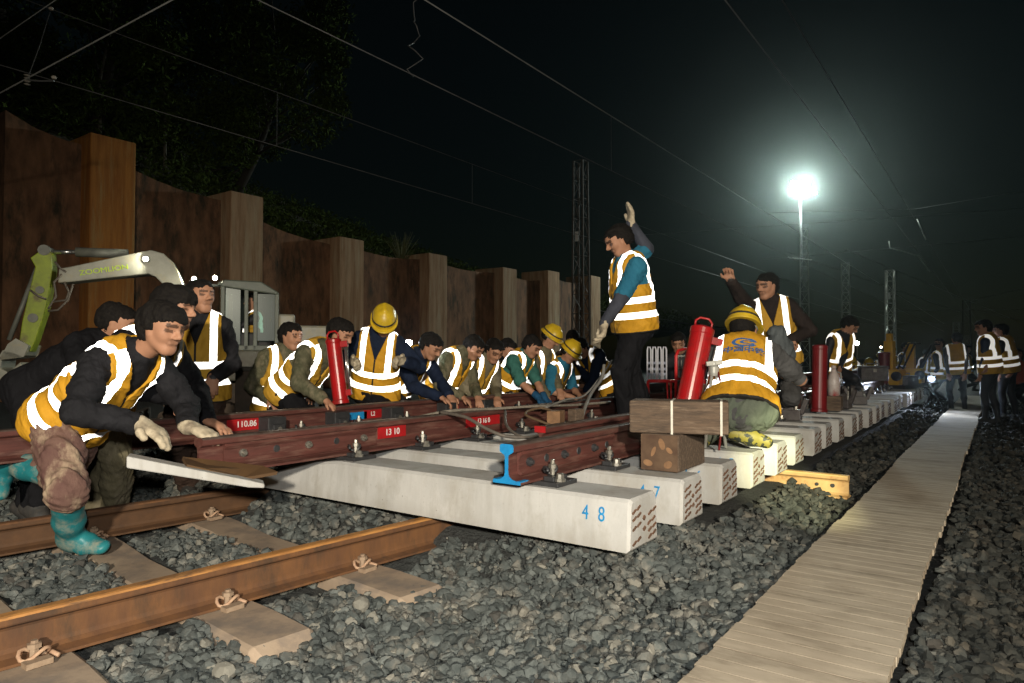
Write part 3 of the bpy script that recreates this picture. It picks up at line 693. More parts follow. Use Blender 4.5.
M_clipbolt = M('dusty_bolt', (.30, .22, .15), (.22, .15, .10), 30, .8, .3)
for k in range(-3, 4):
    al = OS0+OSP*k; loc = Pold(al, -.75)
    lab = {-3: 'dusty brown old sleeper at the very edge of the picture', -2: 'dusty brown old sleeper with its end just showing beside the corner rail',
           -1: 'dusty brown old sleeper under the standing teal boot', 0: 'dusty brown old sleeper between the boot and the cut rail end, first past the boot', 1: 'dusty brown old sleeper second past the teal boot',
           2: 'dusty brown old sleeper right under the long white sleeper', 3: 'dusty brown old sleeper hidden behind the white sleeper'}[k]
    t = thing('old_sleeper', lab, 'sleeper', loc, None, 'dusty sleepers of the old track')
    mb = MB()
    for sgn in (1,):
        ts = np.array([-1.28, -1.22, -.95, -.55, -.2, .2, .55, .95, 1.22, 1.28]); zt = np.array([-.045, -.006, -.004, -.012, -.030, -.030, -.012, -.004, -.006, -.045]); hw = np.array([.105, .125, .13, .125, .115, .115, .125, .13, .125, .105])
        prf = []
        mb.prism([(1, 0), (1, -.18), (-1, -.18), (-1, 0)], [], 0) if False else None
        vs = []; fs = []
        for q, z, w in zip(ts, zt, hw):
            o_ = on*q; vs += [o_+od*w+UP*(z-.012), o_+od*(w-.018)+UP*z, o_-od*(w-.018)+UP*z, o_-od*w+UP*(z-.012), o_-od*(w+.02)-UP*.2, o_+od*(w+.02)-UP*.2]
        for i in range(len(ts)-1):
            for j in range(6): fs.append((i*6+j, i*6+(j+1) % 6, (i+1)*6+(j+1) % 6, (i+1)*6+j))
        fs += [tuple(range(5, -1, -1)), tuple(54+j for j in range(6))]
        mb.add(vs, fs)
    mb.build('sleeper_body', dusty, t, smooth=False, bevel=.006)
    for rr, cond in ((.75, al < ocut-.02), (-.75, True)):
        if cond and k > -4:
            clip(t, on*(rr+.058), 1); clip(t, on*(rr-.058), -1)

# new track panel: concrete sleepers carrying maroon rails
ZB, ZT = .175, .390
SP = .565
FRX = [(-1.79, 2.52), (-3.13, 1.80), (-4.36, 2.4)]          # rails: x, start
def sleeper_body(L, notch=False):
    mb = MB(); ts = [0, -.012, -L+.012, -L] if not notch else [0, -.012, -1.80, -2.03, -2.40, -2.74, -2.9, -L+.012, -L]
    tp = [ZT-ZB-.012, ZT-ZB, ZT-ZB, ZT-ZB-.012] if not notch else [.203, .215, .215, .190, .100, .03, .02, .02, .015]
    for t, z in zip(ts, tp): pass
    vs = []; fs = []
    for i, (t, z) in enumerate(zip(ts, tp)):
        e = .012 if i in (0, len(ts)-1) else 0
        b, w = .145-e, .128-e
        vs += [(t, b, 0+e), (t, w+.004, z-.014), (t, w-.012, z), (t, -w+.012, z), (t, -w-.004, z-.014), (t, -b, 0+e)]
    for i in range(len(ts)-1):
        for j in range(6): fs.append((i*6+j, i*6+(j+1) % 6, (i+1)*6+(j+1) % 6, (i+1)*6+j))
    fs += [tuple(range(5, -1, -1)), tuple((len(ts)-1)*6+j for j in range(6))]
    return mb.add(vs, fs)
strandm = M('rust_strand', (.17, .09, .055), (.09, .05, .03), 30, .8, .2)
def strands():
    mb = MB()
    for sy in (-1, 1):
        for z in (.035, .065, .095, .135, .165):
            if random.random() < .92:
                y = sy*.072+random.uniform(-.006, .006)
                for q in (-.022, .022):
                    mb.bar((.0035, y+q-.017, z+q*.22-.004), (.0035, y+q+.013, z+q*.22+.009), .006, .007)
    mb.bar((.003, -.012, .115), (.004, .0, .128), .006, .014); mb.bar((.003, -.012, .070), (.004, .004, .082), .006, .012)
    return mb
def fastening(parent, x, mir=1, big=True):
    bp = MB(); bp.box((x, 0, ZT-ZB+.0105), (.36, .17, .021)); bp.box((x+.115, 0, ZT-ZB+.030), (.055, .12, .022)); bp.box((x-.115, 0, ZT-ZB+.030), (.055, .12, .022))
    p = bp.build('baseplate', blackplate, parent, bevel=.003)
    for sx in (-1, 1):
        c = MB(); pts = []
        for t in np.linspace(0, 1, 17):
            a = t*3*PI; pts.append((x+sx*(.085+.022*math.cos(a)), -.055+.11*t, ZT-ZB+.062+.016*math.sin(a)))
        c.tube(pts, .0085, 6); e = c.build('clip', blackplate, p, smooth=True)
        b = MB(); b.lathe((x+sx*.098, 0, ZT-ZB+.02), [(.012, 0), (.012, .068), (.019, .052), (.019, .070), (.011, .072), (.010, .090), (.006, .093)], 6)
        b.build('bolt', zinc, p)
        b = MB(); b.lathe((x+sx*.158, -.03*sx, ZT-ZB+.02), [(.026, 0), (.026, .014), (.019, .014), (.017, .034), (.010, .038)], 8)
        b.build('bolt', zinc, p)
def new_sleeper(k, L, y, label, notch=False, num=None):
    t = thing('concrete_sleeper', label, 'sleeper', (XS, y, ZB), None, 'new concrete sleepers of the track panel')
    sleeper_body(L, notch).build('sleeper_body', concrete, t, bevel=0)
    strands().build('strand_ends', strandm, t)
    for x, y0 in FRX:
        if y > y0 and not (notch and x < -3.5): fastening(t, x-XS)
    if num:
        for ch, xo in zip(num, (-.205, -.128)):
            text_mesh(ch, .088, bluepaint, 'painted_number', t, frame((xo, -.1400, .140), (1, 0, 0), (0, .06, 1)), .0008, .75)
    return t
ys0 = 2.55+.145
NAMES = {0: ('48', 'long white sleeper numbered 48, nearest of the new sleepers, lying over the old rails'), 1: ('47', 'new white sleeper numbered 47, under the lower timber block'),
         2: ('46', 'new white sleeper directly behind the timber blocks and left of the torch lit one'), 3: ('45', 'new white sleeper beside the shoe of the squatting worker')}
slp = []
extra = ['glowing yellow white in the torch light, touching the yellow rail offcut', 'first pale sleeper past the torch lit one', 'second pale sleeper past the torch lit one', 'third pale sleeper past the torch lit one',
         'fourth past the torch lit one, before the dark red jack', 'fifth past the torch lit one, by the dark red jack foot', 'sixth past the torch lit one, behind the dark red jack', 'seventh past the torch lit one', 'eighth past the torch lit one', 'ninth past the torch lit one', 'tenth past the torch lit one',
         'eleventh past the torch lit one', 'lit bright white by the far work light', 'first beyond the bright one at the work light', 'second beyond the bright one at the work light', 'third beyond the bright one at the work light', 'fourth beyond the bright one at the work light', 'fifth beyond the bright one at the work light', 'sixth beyond the bright one at the work light', 'seventh beyond the bright one at the work light']
protoS = None
for k in range(24):
    y = ys0+SP*k
    if k < 4: o = new_sleeper(k, 3.1 if k == 0 else 3.75, y, NAMES[k][1], k == 0, NAMES[k][0]); protoS = protoS or None
    elif k == 4: o = protoS = new_sleeper(k, 3.75, y, 'new concrete sleeper '+extra[0])
    else: o = dup(protoS, (XS+random.uniform(-.02, .02), y, ZB+random.uniform(-.006, .006)), 'new concrete sleeper '+extra[k-4])
    o.rotation_euler.z = random.uniform(-.006, .006); slp.append(o)

ZR = ZT+.022
def newrail(x, y0, y1, label, z=ZR, mat=None, k=1.0):
    t = thing('rail', label, 'rail', (x, y0, z), None, 'maroon rails of the new track panel')
    rail('rail_bar', (0, 0, 0), (0, y1-y0, 0), [mat or MATS['newrail'], railtop], k, t); return t
MATS['newrail'] = M('maroon_steel', (.115, .040, .032), (.070, .027, .022), 9, .5, .35, 90, .002, c3=(.16, .085, .065), scale3=8, stretch=(2, .5, 4))
def fishplate(parent, y0, L, side, holes=5, bolts=True):
    mb = MB(); s = side
    pr = [(s*.012, .040), (s*.034, .030), (s*.038, .040), (s*.024, .060), (s*.024, .105), (s*.036, .124), (s*.030, .136), (s*.012, .128)]
    if s < 0: pr = pr[::-1]
    mb.prism(pr, [((0, y0, 0), (1, 0, 0), (0, 0, 1)), ((0, y0+L, 0), (1, 0, 0), (0, 0, 1))])
    p = mb.build('fishplate', MATS['newrail'], parent)
    for i in range(holes):
        yy = y0+L*(i+.5)/holes; b = MB()
        b.lathe((s*.024, yy, .083), [(.021, 0), (.021, .012), (.012, .014), (.011, .028)] if i % 2 == 0 else [(.020, 0), (.018, .003)], 8 if i % 2 == 0 else 12, (s, 0, 0)); b.build('bolt', zinc if bolts and i % 2 == 0 else blackplate, p)
def plate(parent, y, w, s, z0=.044, zh=.075, x=.0125, txt=None, mat=None, sz=.05):
    mb = MB(); mb.box((x, y, z0+zh/2), (.006, w, zh)); p = mb.build('painted_patch', mat or redpaint, parent)
    if txt: text_mesh(txt, sz, whitepaint, 'painted_number', p, frame((x+.0042, y, z0+zh/2), (0, 1, 0), (0, 0, 1)), .0006, 1.0, .001)
def yon(px, X, y0):
    k = (px-512)/F; d = -X/(s_-k*c_); return d*c_+k*d*s_-y0
r1 = newrail(-1.79, 2.47, 15.6, 'maroon rail nearest the sleeper ends, its cut end painted bright blue')
mb = MB(); mb.prism([(a*1.0, b) for a, b in rail_prof(1.0)], [((0, -.004, 0), (1, 0, 0), (0, 0, 1)), ((0, .0, 0), (1, 0, 0), (0, 0, 1))]); mb.build('painted_end', bluepaint, r1)
mb = MB(); mb.box((.045, .03, .0135), (.06, .06, .005)); mb.box((-.045, .03, .0135), (.06, .06, .005)); mb.build('painted_foot', bluepaint, r1)
fishplate(r1, .06, .92, 1, 6, False); fishplate(r1, .03, .8, -1, 4)
r2 = newrail(-3.13, 1.80, 16, 'long maroon rail with a white number on a red patch, joined by bolted fishplates')
fishplate(r2, .12, 1.0, 1, 5)
plate(r2, yon(391, -3.13, 1.80), .24, 1, .06, .07, txt='13 10', sz=.055); plate(r2, yon(482, -3.13, 1.80), .40, 1, .06, .07, txt='13 16 0', sz=.05)
Y3 = .75
r3 = newrail(-4.36, Y3, 16, 'far maroon rail along the line of crouching workers, with red and blue patches')
plate(r3, yon(246, -4.36, Y3), .30, 1, .05, .085, txt='110.86', sz=.06)
plate(r3, yon(372, -4.36, Y3), .20, 1, .05, .07, txt='L2', sz=.05); plate(r3, yon(356, -4.36, Y3), .22, 1, .05, .06, mat=bluepaint); plate(r3, yon(449, -4.36, Y3), .26, 1, .05, .07, txt='L1', sz=.05)
r4 = newrail(-2.12, 3.25, 9.0, 'short maroon switch rail tucked behind the blue ended one, its end daubed red', z=ZR, k=.98)
mb = MB(); mb.box((0, -.003, .156), (.07, .012, .036)); mb.build('painted_end', redpaint, r4)
# blocks between far rail and the next: spacer blocks
for i, y in enumerate([yon(p_, -4.3, 0) for p_ in (268, 333, 388, 442, 480)]):
    mb = MB(); mb.box((0, 0, .07), (.12, .15, .14)); mb.box((.06, 0, .045), (.05, .10, .09)); t = thing('spacer_block', 'black iron spacer block bolted by the far rail, %s from its cut end' % ords[i], 'spacer block', (-4.24, y, ZR), None, 'black spacer blocks on the far rail')
    mb.build('block_body', blackplate, t, bevel=.006); b = MB(); b.lathe((.086, 0, .06), [(.014, 0), (.014, .01), (.008, .012)], 8, (1, 0, 0)); b.build('bolt', zinc, t)
# white plank and rust brown plate levered up beside the long sleeper
pa, pb = at_d(264, 482.5, 3.26), at_d(128, 455, 3.04)
mb = MB(); mb.prism([(-.055, 0), (.055, 0), (.055, 1), (-.055, 1)], [(pa-UP*.018, (pb-pa).cross(UP).normalized(), UP*.020), (pa+(pb-pa)*.12-UP*.03, (pb-pa).cross(UP).normalized(), UP*.034), (pb-UP*.05, (pb-pa).cross(UP).normalized(), UP*.052)]); tag(mb.build('concrete_plank', concrete, bevel=.006), 'narrow white plank held up by the gloved hands of the bending worker', 'plank')
mb = MB(); q_ = [at_d(186, 467, 3.12), at_d(243, 480, 3.24), at_d(277, 474, 3.30), at_d(262, 468, 3.36), at_d(182, 459, 3.24)]; n_ = (q_[1]-q_[0]).cross(q_[4]-q_[0]).normalized(); n_ = n_ if n_.z > 0 else -n_
mb.add([p+n_*.012 for p in q_]+[p-n_*.004 for p in q_], [(0, 1, 2, 3, 4), (9, 8, 7, 6, 5)]+[(k, (k+1) % 5, 5+(k+1) % 5, 5+k) for k in range(5)])
tag(mb.build('steel_plate', M('brown_plate', (.10, .052, .018), (.07, .036, .014), 6, .8, .2)), 'flat rust brown plate resting on the narrow white plank', 'plate')
# yellow rail offcut by the path
yo = thing('rail_offcut', 'short yellow rusty rail offcut pointing from the lit sleeper to the walkway', 'rail offcut', (-.84, 5.10, .025))
rail('rail_bar', (0, 0, 0), (-.66, .02, 0), [M('yellow_rust', (.44, .28, .12), (.34, .19, .075), 8, .7, .3, 60, .002, c3=(.20, .09, .03), scale3=5), M('yellow_rust_top', (.50, .33, .13), (.42, .26, .10), 8, .7, .2)], .864, yo)
b = MB(); b.lathe((-.10, -.0085, .075), [(.014, 0), (.014, .003)], 12, (0, -1, 0)); b.lathe((-.20, -.0085, .075), [(.012, 0), (.012, .003)], 12, (0, -1, 0)); b.build('bolt_hole', MATS['black'], yo)
# timber blocks
def block(c, dims, rz, label, strap=None):
    t = thing('timber_block', label, 'timber block', c, (0, 0, rz), 'stacked timber blocks')
    mb = MB(); mb.box((0, 0, dims[2]/2), dims); o = mb.build('wood', timber, t, bevel=.010)
    mb = MB(); 
    if strap is not None:
        for sx in strap:
            m2 = MB(); e = .004
            m2.box((sx, -dims[1]/2-e/2, dims[2]/2), (.011, e, dims[2]+.006)); m2.box((sx, 0, dims[2]+e/2-.001), (.011, dims[1]+.006, e)); m2.box((sx, dims[1]/2+e/2, dims[2]/2), (.011, e, dims[2]+.006)); m2.build('strap', strapm, t)
    return t
# ------------------------------------------------------------------ timber, jacks, cart
q = at_z(679, 474, ZT)
block((q.x-.105, q.y+.19, ZT+.004), (.205, .40, .19), .02, 'dark lower timber block with sawn end grain, lying on sleeper 47')
eg = [o for o in bpy.data.objects if o.name.startswith('timber_block')][-1]
mb = MB(); mb.box((0, -.2015, .095), (.196, .003, .180)); e_ = mb.build('end_grain', endgrain, eg)
for (ex, ez, a, b, rr) in ((.015, .140, .016, .030, .3), (-.060, .040, .026, .016, -.2), (.048, .038, .024, .018, .5), (-.030, .100, .010, .028, -.4), (.055, .110, .012, .020, .9)):
    mb = MB(); n = 12; ring = [(ex+a*math.cos(t)*math.cos(rr)-b*math.sin(t)*math.sin(rr), ez+a*math.cos(t)*math.sin(rr)+b*math.sin(t)*math.cos(rr)) for t in np.linspace(0, 2*PI, n, endpoint=False)]
    mb.prism(ring, [((0, -.2035-.0004*(ex*10+1), 0), (1, 0, 0), (0, 0, 1)), ((0, -.2025, 0), (1, 0, 0), (0, 0, 1))]); mb.build('axe_cut', sawcut, eg)
q2 = at_d(674, 437, q.y*c_-q.x*s_-.03)
block((q.x-.045, q.y+.12, ZT+.197), (.49, .21, .165), .32, 'lighter upper timber block with two white straps, lying across the lower block', (-.03, .21))

def jack(a, b, r, label, m=redgloss, full=True):
    a, b = Vector(a), Vector(b); t = thing('hydraulic_jack', label, 'jack', a, None, 'red hydraulic track jacks'); d = b-a; L = d.length; ax = d.normalized(); sd = (RV-ax*RV.dot(ax)).normalized()
    mb = MB(); mb.lathe((0, 0, 0), [(r*1.12, 0), (r*1.12, .03), (r, .035), (r, L*.93), (r*1.06, L*.935), (r*1.06, L*.985), (r*.8, L)], 28, ax); mb.build('cylinder', m, t, smooth=True).data.shade_smooth() if False else mb.build('cylinder', m, t, bevel=.003)
    if full:
        h = MB(); pts = [ax*(L-.01)+sd*(-r*.7)+ax*0, ax*(L+.035)+sd*(-r*.75), ax*(L+.06)+sd*(-r*.4), ax*(L+.062)+sd*(r*.4), ax*(L+.035)+sd*(r*.75), ax*(L-.01)+sd*(r*.7)]
        h.tube(pts, .008, 8); h.build('handle', m, t, smooth=True)
        g = MB(); g.bar(ax*(L*.9)+sd*(r*.9), ax*(L*.9)+sd*(r*1.9), .05, .05); g.bar(ax*(L*.16)+sd*(r*.9), ax*(L*.16)+sd*(r*1.6), .05, .05); g.build('bracket', m, t, bevel=.004)
        g = MB(); g.tube([ax*(L*.90)+sd*(r*1.7), ax*(L*.20)+sd*(r*1.4)], .010, 8); g.tube([ax*(L*.90)+sd*(r*1.45), ax*(L*.3)+sd*(r*1.2)], .006, 8); g.build('side_rod', rod, t, smooth=True)
    return t
jack(at_d(680, 440, 4.5), at_d(703, 327, 4.62), .076, 'large bright red hydraulic jack leaning behind the timber blocks')
jack(at_d(341, 404, 5.5), at_d(333, 339, 5.55), .060, 'red hydraulic jack standing in front of the camouflage sleeved worker')
jack(at_d(819, 412, 7.15), at_d(820, 345, 7.2), .074, 'dark red hydraulic jack upright on the sleeper row', M('dark_red_enamel', (.20, .012, .014), (.14, .008, .010), 7, .35, .1), full=False)
jack(at_d(884, 388, 13), at_d(884, 352, 13), .10, 'maroon hydraulic jack far along the sleeper row', M('maroon_enamel', (.13, .012, .02), (.09, .01, .012), 7, .4, .1), full=False)
# jack pump with lever and clamp beside the squatting worker
pm = thing('jack_pump', 'grey metal lever pump with two long legs behind the timber blocks', 'pump', at_d(714, 440, 4.35))
b0 = pm.location
mb = MB()
for p in ((705, 448, 712, 372), (726, 448, 716, 372)): mb.tube([at_d(p[0], p[1], 4.35)-b0, at_d(p[2], p[3], 4.4)-b0], .011, 8)
mb.build('leg', galv, pm, smooth=True)
mb = MB(); mb.lathe(at_d(714, 376, 4.4)-b0, [(.03, 0), (.034, .02), (.034, .06), (.022, .07), (.02, .09)], 14, (0, 0, 1)); mb.bar(at_d(706, 364, 4.4)-b0, at_d(722, 362, 4.4)-b0, .03, .03); mb.build('pump_head', galv, pm, bevel=.003)
mb = MB(); pts = [at_d(718, 372, 4.38), at_d(724, 395, 4.3), at_d(722, 425, 4.25), at_d(719, 450, 4.2)]; mb.tube([p-b0 for p in pts], .007, 8); mb.build('hose', M('red_hose', (.22, .02, .02)), pm, smooth=True)
# white jug hanging on hose by the dark jack
jg = thing('fuel_jug', 'dirty white plastic jug with red stains beside the dark red jack', 'jug', at_d(834, 396, 7.5))
wb_ = MB(); wb_.box((0, 0, (jg.location.z-ZT)/2), (.16, .13, jg.location.z-ZT-.004)); ob_ = wb_.build('wooden_wedge', timber, bevel=.006); ob_.location = (jg.location.x, jg.location.y, ZT+.002); tag(ob_, 'wooden packing block carrying the dirty white jug', 'wedge')
mb = MB(); mb.lathe((0, 0, 0), [(.05, 0), (.062, .01), (.064, .16), (.055, .22), (.030, .27), (.024, .30), (.026, .30), (.026, .33), (.015, .335)], 18); mb.build('bottle', M('dirty_white_plastic', (.55, .50, .47), (.40, .33, .30), 9, .4, .05, c3=(.35, .05, .05), scale3=6), jg, smooth=True)
mb = MB(); mb.tube([(.03, 0, .27), (.07, 0, .25), (.075, 0, .17), (.06, 0, .12)], .009, 8); mb.build('handle', MATS['grey_plastic'], jg, smooth=True)

# hand cart with stacked white plastic racks
hc = thing('hand_cart', 'bright red tubular hand cart standing between rails behind the timber', 'hand cart', at_d(664, 412, 6.5)); b0 = hc.location
B_ = lambda px, py, d=6.5: at_d(px, py, d)-b0
cr = M('cart_red', (.55, .02, .02), (.45, .015, .015), 9, .4, .05)
mb = MB(); mb.tube([B_(676, 410), B_(676, 356), B_(678, 351), B_(684, 349, 6.7), B_(700, 349, 7.0), B_(704, 353, 7.1), B_(704, 405, 7.1)], .015, 10); mb.build('push_frame', cr, hc, smooth=True)
mb = MB(); mb.tube([B_(648, 381), B_(676, 381)], .016, 10); mb.tube([B_(677, 379), B_(704, 377, 7.1)], .012, 10); mb.tube([B_(648, 405), B_(648, 381)], .014, 10); mb.tube([B_(668, 405), B_(667, 382)], .008, 10); mb.tube([B_(671, 405), B_(671, 382)], .008, 10); mb.build('side_rail', cr, hc, smooth=True)
mb = MB(); mb.prism([(-.02, 0), (-.02, .02), (.02, .02), (.02, 0)], [(B_(650, 408), (0, 0, 1), UV), (B_(672, 408), (0, 0, 1), UV)]) if False else mb.bar(B_(650, 407), B_(690, 407, 6.9), .35, .03); mb.build('deck', orangepaint, hc)
for a, b in ((650, 6.4), (676, 6.55), (700, 7.0)):
    mb = MB(); w = B_(a, 413, b); mb.lathe(w-RV*.02, [(.05, 0), (.06, .008), (.06, .032), (.05, .04)], 16, RV); mb.build('wheel', MATS['black'], hc)
wr_ = M('white_grey_plastic', (.55, .56, .60), (.45, .46, .5), 9, .45, .05)
for i in range(4):
    px = 649+i*5.2; t = thing('plastic_rack', 'white slotted plastic rack, %s of the row standing on the red cart' % ords[i], 'plastic rack', at_d(px, 381, 6.62), None, 'white plastic racks on the cart'); b1 = t.location
    mb = MB(); mb.tube([at_d(px-1.7, 380, 6.6)-b1, at_d(px-1.6, 350, 6.6)-b1, at_d(px-1.0, 347, 6.6)-b1, at_d(px+1.0, 347, 6.6)-b1, at_d(px+1.8, 350, 6.6)-b1, at_d(px+1.9, 380, 6.6)-b1], .008, 8); mb.build('rack_frame', wr_, t, smooth=True)
    mb = MB()
    for yy in (363, 369, 374): mb.bar(at_d(px-2, yy, 6.6)-b1, at_d(px+2, yy, 6.6)-b1, .012, .025)
    mb.build('rack_bars', M('grey_blue_plastic', (.22, .24, .30)) if i == 0 else bpy.data.materials['grey_blue_plastic'], t)
# folding wire barrows behind the red jack
t = thing('wire_basket', 'grey wire basket behind the push frame of the red cart', 'basket', at_d(688, 405, 7.6)); b1 = t.location; mb = MB()
for i in range(6): mb.tube([at_d(678+i*3.4, 404, 7.5)-b1, at_d(678+i*3.4, 355, 7.5)-b1], .006, 6)
for yy in (356, 368, 380, 392, 403): mb.tube([at_d(677, yy, 7.5)-b1, at_d(697, yy, 7.5)-b1], .007, 6)
mb.build('wire_mesh', galv, t)

# hoses and cables strewn over the rail
def hose(pts, r, label, m=hosem):
    P0 = [at_d(*p) for p in pts]; out = []
    for i in range(len(P0)-1):                                   # smooth the run
        a = P0[max(i-1, 0)]; b = P0[i]; c = P0[i+1]; d = P0[min(i+2, len(P0)-1)]
        for k in range(6):
            u = k/6; out.append(.5*((2*b)+(c-a)*u+(2*a-5*b+4*c-d)*u*u+(3*b-a-3*c+d)*u**3))
    out.append(P0[-1]); mb = MB(); mb.tube(out, r, 8); tag(mb.build('hose', m, smooth=True), label, 'hose', 'hoses on the rails')
hose([(415, 418, 4.6), (450, 411, 4.8), (490, 409, 5.1), (540, 406, 5.4), (575, 405, 5.8), (610, 402, 6.2)], .011, 'long dusty black hose lying along the top of the middle rail', M('dusty_hose', (.25, .22, .18), (.16, .14, .11), 30, .7, .1))
hose([(440, 412, 4.7), (465, 417, 4.55), (485, 428, 4.45), (505, 436, 4.4), (530, 437, 4.45), (545, 434, 4.6)], .012, 'black hose drooping over the rail side down to the sleeper top')
hose([(505, 411, 4.9), (506, 424, 4.7), (514, 433, 4.55), (528, 438, 4.5), (548, 436, 4.7)], .010, 'black hose looping in a U under the red patch')
hose([(604, 365, 6.0), (602, 378, 5.9), (592, 392, 5.7), (586, 405, 5.4), (582, 418, 5.2), (579, 430, 5.0)], .014, 'grey hose rising from the rail towards the pointing worker', M('grey_hose', (.22, .21, .19)))
hose([(545, 408, 5.4), (565, 400, 5.7), (585, 395, 6.0), (604, 372, 6.2), (612, 360, 6.2)], .009, 'thin grey cable rising beside the grey hose', bpy.data.materials['grey_hose'])
hose([(555, 412, 5.1), (540, 408, 5.2), (525, 414, 5.0), (545, 423, 4.85), (570, 432, 4.8)], .010, 'brown hose coiled by the wooden packing on the rail', M('brown_hose', (.14, .09, .05)))
mb = MB(); mb.box((0, 0, .05), (.10, .16, .10), 0, Matrix.Rotation(.3, 3, 'Z')); o = mb.build('wooden_wedge', sawcut, bevel=.006); o.location = at_d(556, 424, 5.05); tag(o, 'pale wooden wedge among the hoses against the middle rail', 'wedge')
mb = MB(); mb.box((0, 0, .05), (.08, .10, .10), 0, Matrix.Rotation(-.2, 3, 'Z')); o = mb.build('wooden_wedge', timber, bevel=.006); o.location = at_d(576, 422, 5.15); tag(o, 'grey wooden wedge next to the pale one at the middle rail', 'wedge')
# scattered ratchets / irons near the far part of the panel
tools = M('dark_tool_steel', (.06, .05, .05), (.10, .09, .085), 20, .5, .2)
tl = ['beside the knee of the squatting worker', 'between the rails past the squatting worker', 'on the panel before the dark red jack', 'under the arm of the bending worker', 'next to the dirty white jug', 'behind the dirty white jug']
for i, (px, py, d) in enumerate(((790, 418, 6.4), (775, 402, 7.4), (800, 405, 7.6), (848, 392, 9), (842, 402, 7.9), (858, 398, 8.6))):
    t = thing('rail_clamp', 'black iron rail clamp with pale bolts, %s' % tl[i], 'clamp', at_d(px, py+8, d), (0, 0, i*.7), 'iron rail clamps on the panel'); t.location.z = ZT+.002
    mb = MB(); mb.box((0, 0, .05), (.20, .10, .10)); mb.box((0, 0, .13), (.09, .14, .07)); mb.bar((-.1, 0, .06), (-.16, 0, .22), .04, .05); mb.bar((.1, 0, .06), (.15, 0, .20), .04, .05); mb.build('clamp_body', tools, t, bevel=.006)
    for sx in (-1, 1):
        b = MB(); b.lathe((sx*.06, -.03, .10), [(.02, 0), (.02, .05), (.012, .055), (.012, .10)], 8); b.build('bolt', zinc, t)

# spare rails stacked on the far part of the panel
for i, (x, z, y0, y1) in enumerate(((-1.95, 0, 9.2, 15.5), (-2.12, 0, 9.6, 15.8), (-2.29, 0, 9.4, 15.2), (-2.02, .178, 9.8, 15.4), (-2.20, .178, 9.5, 15.0))):
    t = thing('rail', 'spare rail in the stack past the white jug, %s' % ('lowest, nearest the walkway', 'lowest, in the middle', 'lowest, nearest the wall', 'upper, nearest the walkway', 'upper, nearest the wall')[i], 'rail', (x, y0, ZR+z), None, 'spare rails stacked on the panel')
    rail('rail_bar', (0, 0, 0), (0, y1-y0, 0), [MATS['newrail'], railtop], 1.0, t)
for i, (px, py, d, m_) in enumerate(((765, 395, 9.0, tools), (873, 378, 11.5, tools), (828, 386, 10.5, tools), (907, 393, 13.0, tools))):
    t = thing('gas_canister' if i == 1 else 'tool_chest', ('dark tool chest behind the squatting worker', 'dark tool chest on the spare rails', 'dark tool chest behind the dirty white jug', 'dark tool chest under the yellow machine')[i], 'tool chest', at_d(px, py+6, d), (0, 0, i*.4), 'tool chests on the panel'); t.name = 'tool_chest'; t.location.z = (ZT, .592, .768, ZT)[i]+.002
    mb = MB(); mb.box((0, 0, .11), (.42, .24, .22)); mb.build('chest_body', m_, t, bevel=.01); mb = MB(); mb.box((0, 0, .235), (.44, .26, .025)); mb.build('lid', m_, t, bevel=.006)
    mb = MB(); mb.tube([(-.1, 0, .245), (-.1, 0, .29), (.1, 0, .29), (.1, 0, .245)], .01, 6); mb.build('handle', zinc, t); mb = MB(); mb.box((0, -.125, .17), (.05, .012, .05)); mb.build('latch', zinc, t)
# ------------------------------------------------------------------ excavator
EO = at_d(250, 400, 10.0); EO.z = -.20
EX = (-RV*.94-FH*.34).normalized(); EY = UP.cross(EX)           # forward, its left side (towards us)
er = thing('excavator', 'small lime and cream excavator with raised boom and two lit roof lamps', 'excavator', EO)
erM = Matrix((EX, EY, UP)).transposed().to_4x4(); erM.translation = EO; er.matrix_world = erM
def ex(px, py, y=0.0):           # pixel -> machine coordinates in the vertical plane at side offset y
    r = ray(px, py); o = Vector((0, 0, H))-(EO+EY*y); t = -o.dot(EY)/r.dot(EY); p = Vector((0, 0, H))+r*t-EO
    return Vector((p.dot(EX), p.dot(EY), p.dot(UP)))
def slab(pts, y, w, mats, name, bev=.012, parent=None):
    P2 = [ex(px, py, y) for px, py in pts]; mb = MB(); n = len(P2)
    mb.prism([(p.x, p.z) for p in P2], [((0, y-w/2, 0), (1, 0, 0), (0, 0, 1)), ((0, y+w/2, 0), (1, 0, 0), (0, 0, 1))])
    return mb.build(name, mats, parent or er, bevel=bev)
YB = .1
slab([(61, 284), (62, 270), (73, 268), (127, 256.5), (142, 253.5), (153, 251.5), (165, 255), (174, 263), (181, 276), (190, 300), (206, 330), (190, 334), (174, 303), (165, 286), (157, 278), (150, 275), (110, 279), (74, 283)], YB, .30, creamp, 'boom')
bm_ = bpy.data.objects['boom']
p = ex(104, 270, YB+.155); p2 = ex(134, 266, YB+.155); p1 = ex(82, 273, YB+.155)
text_mesh('ZOOMLION', .095, M('lime_letter', (.50, .72, .0), (.42, .62, 0), 9, .5, 0), 'lettering', bm_, frame(Vector((p.x, YB+.1535, p.z)), Vector((p2.x-p1.x, 0, p2.z-p1.z)), Vector((-(p2.z-p1.z), 0, (p2.x-p1.x)))*-1), .001, 1.15)
slab([(49, 249), (54, 254), (55, 271), (52, 290), (48, 310), (38, 341), (33, 352), (22, 342), (25, 322), (32, 292), (38, 268), (33, 259), (40, 254)], YB, .24, lime, 'stick')
st_ = bpy.data.objects['stick']
for a_, b_, y_, r_, l_ in ((50, 253, YB-.14, .07, .28), (40, 290, YB+.122, .05, .015), (33, 318, YB+.122, .06, .015)):
    mb = MB(); mb.lathe(ex(a_, b_, y_), [(r_, 0), (r_, l_)], 16, (0, 1, 0)); mb.build('pin', greymach, st_)
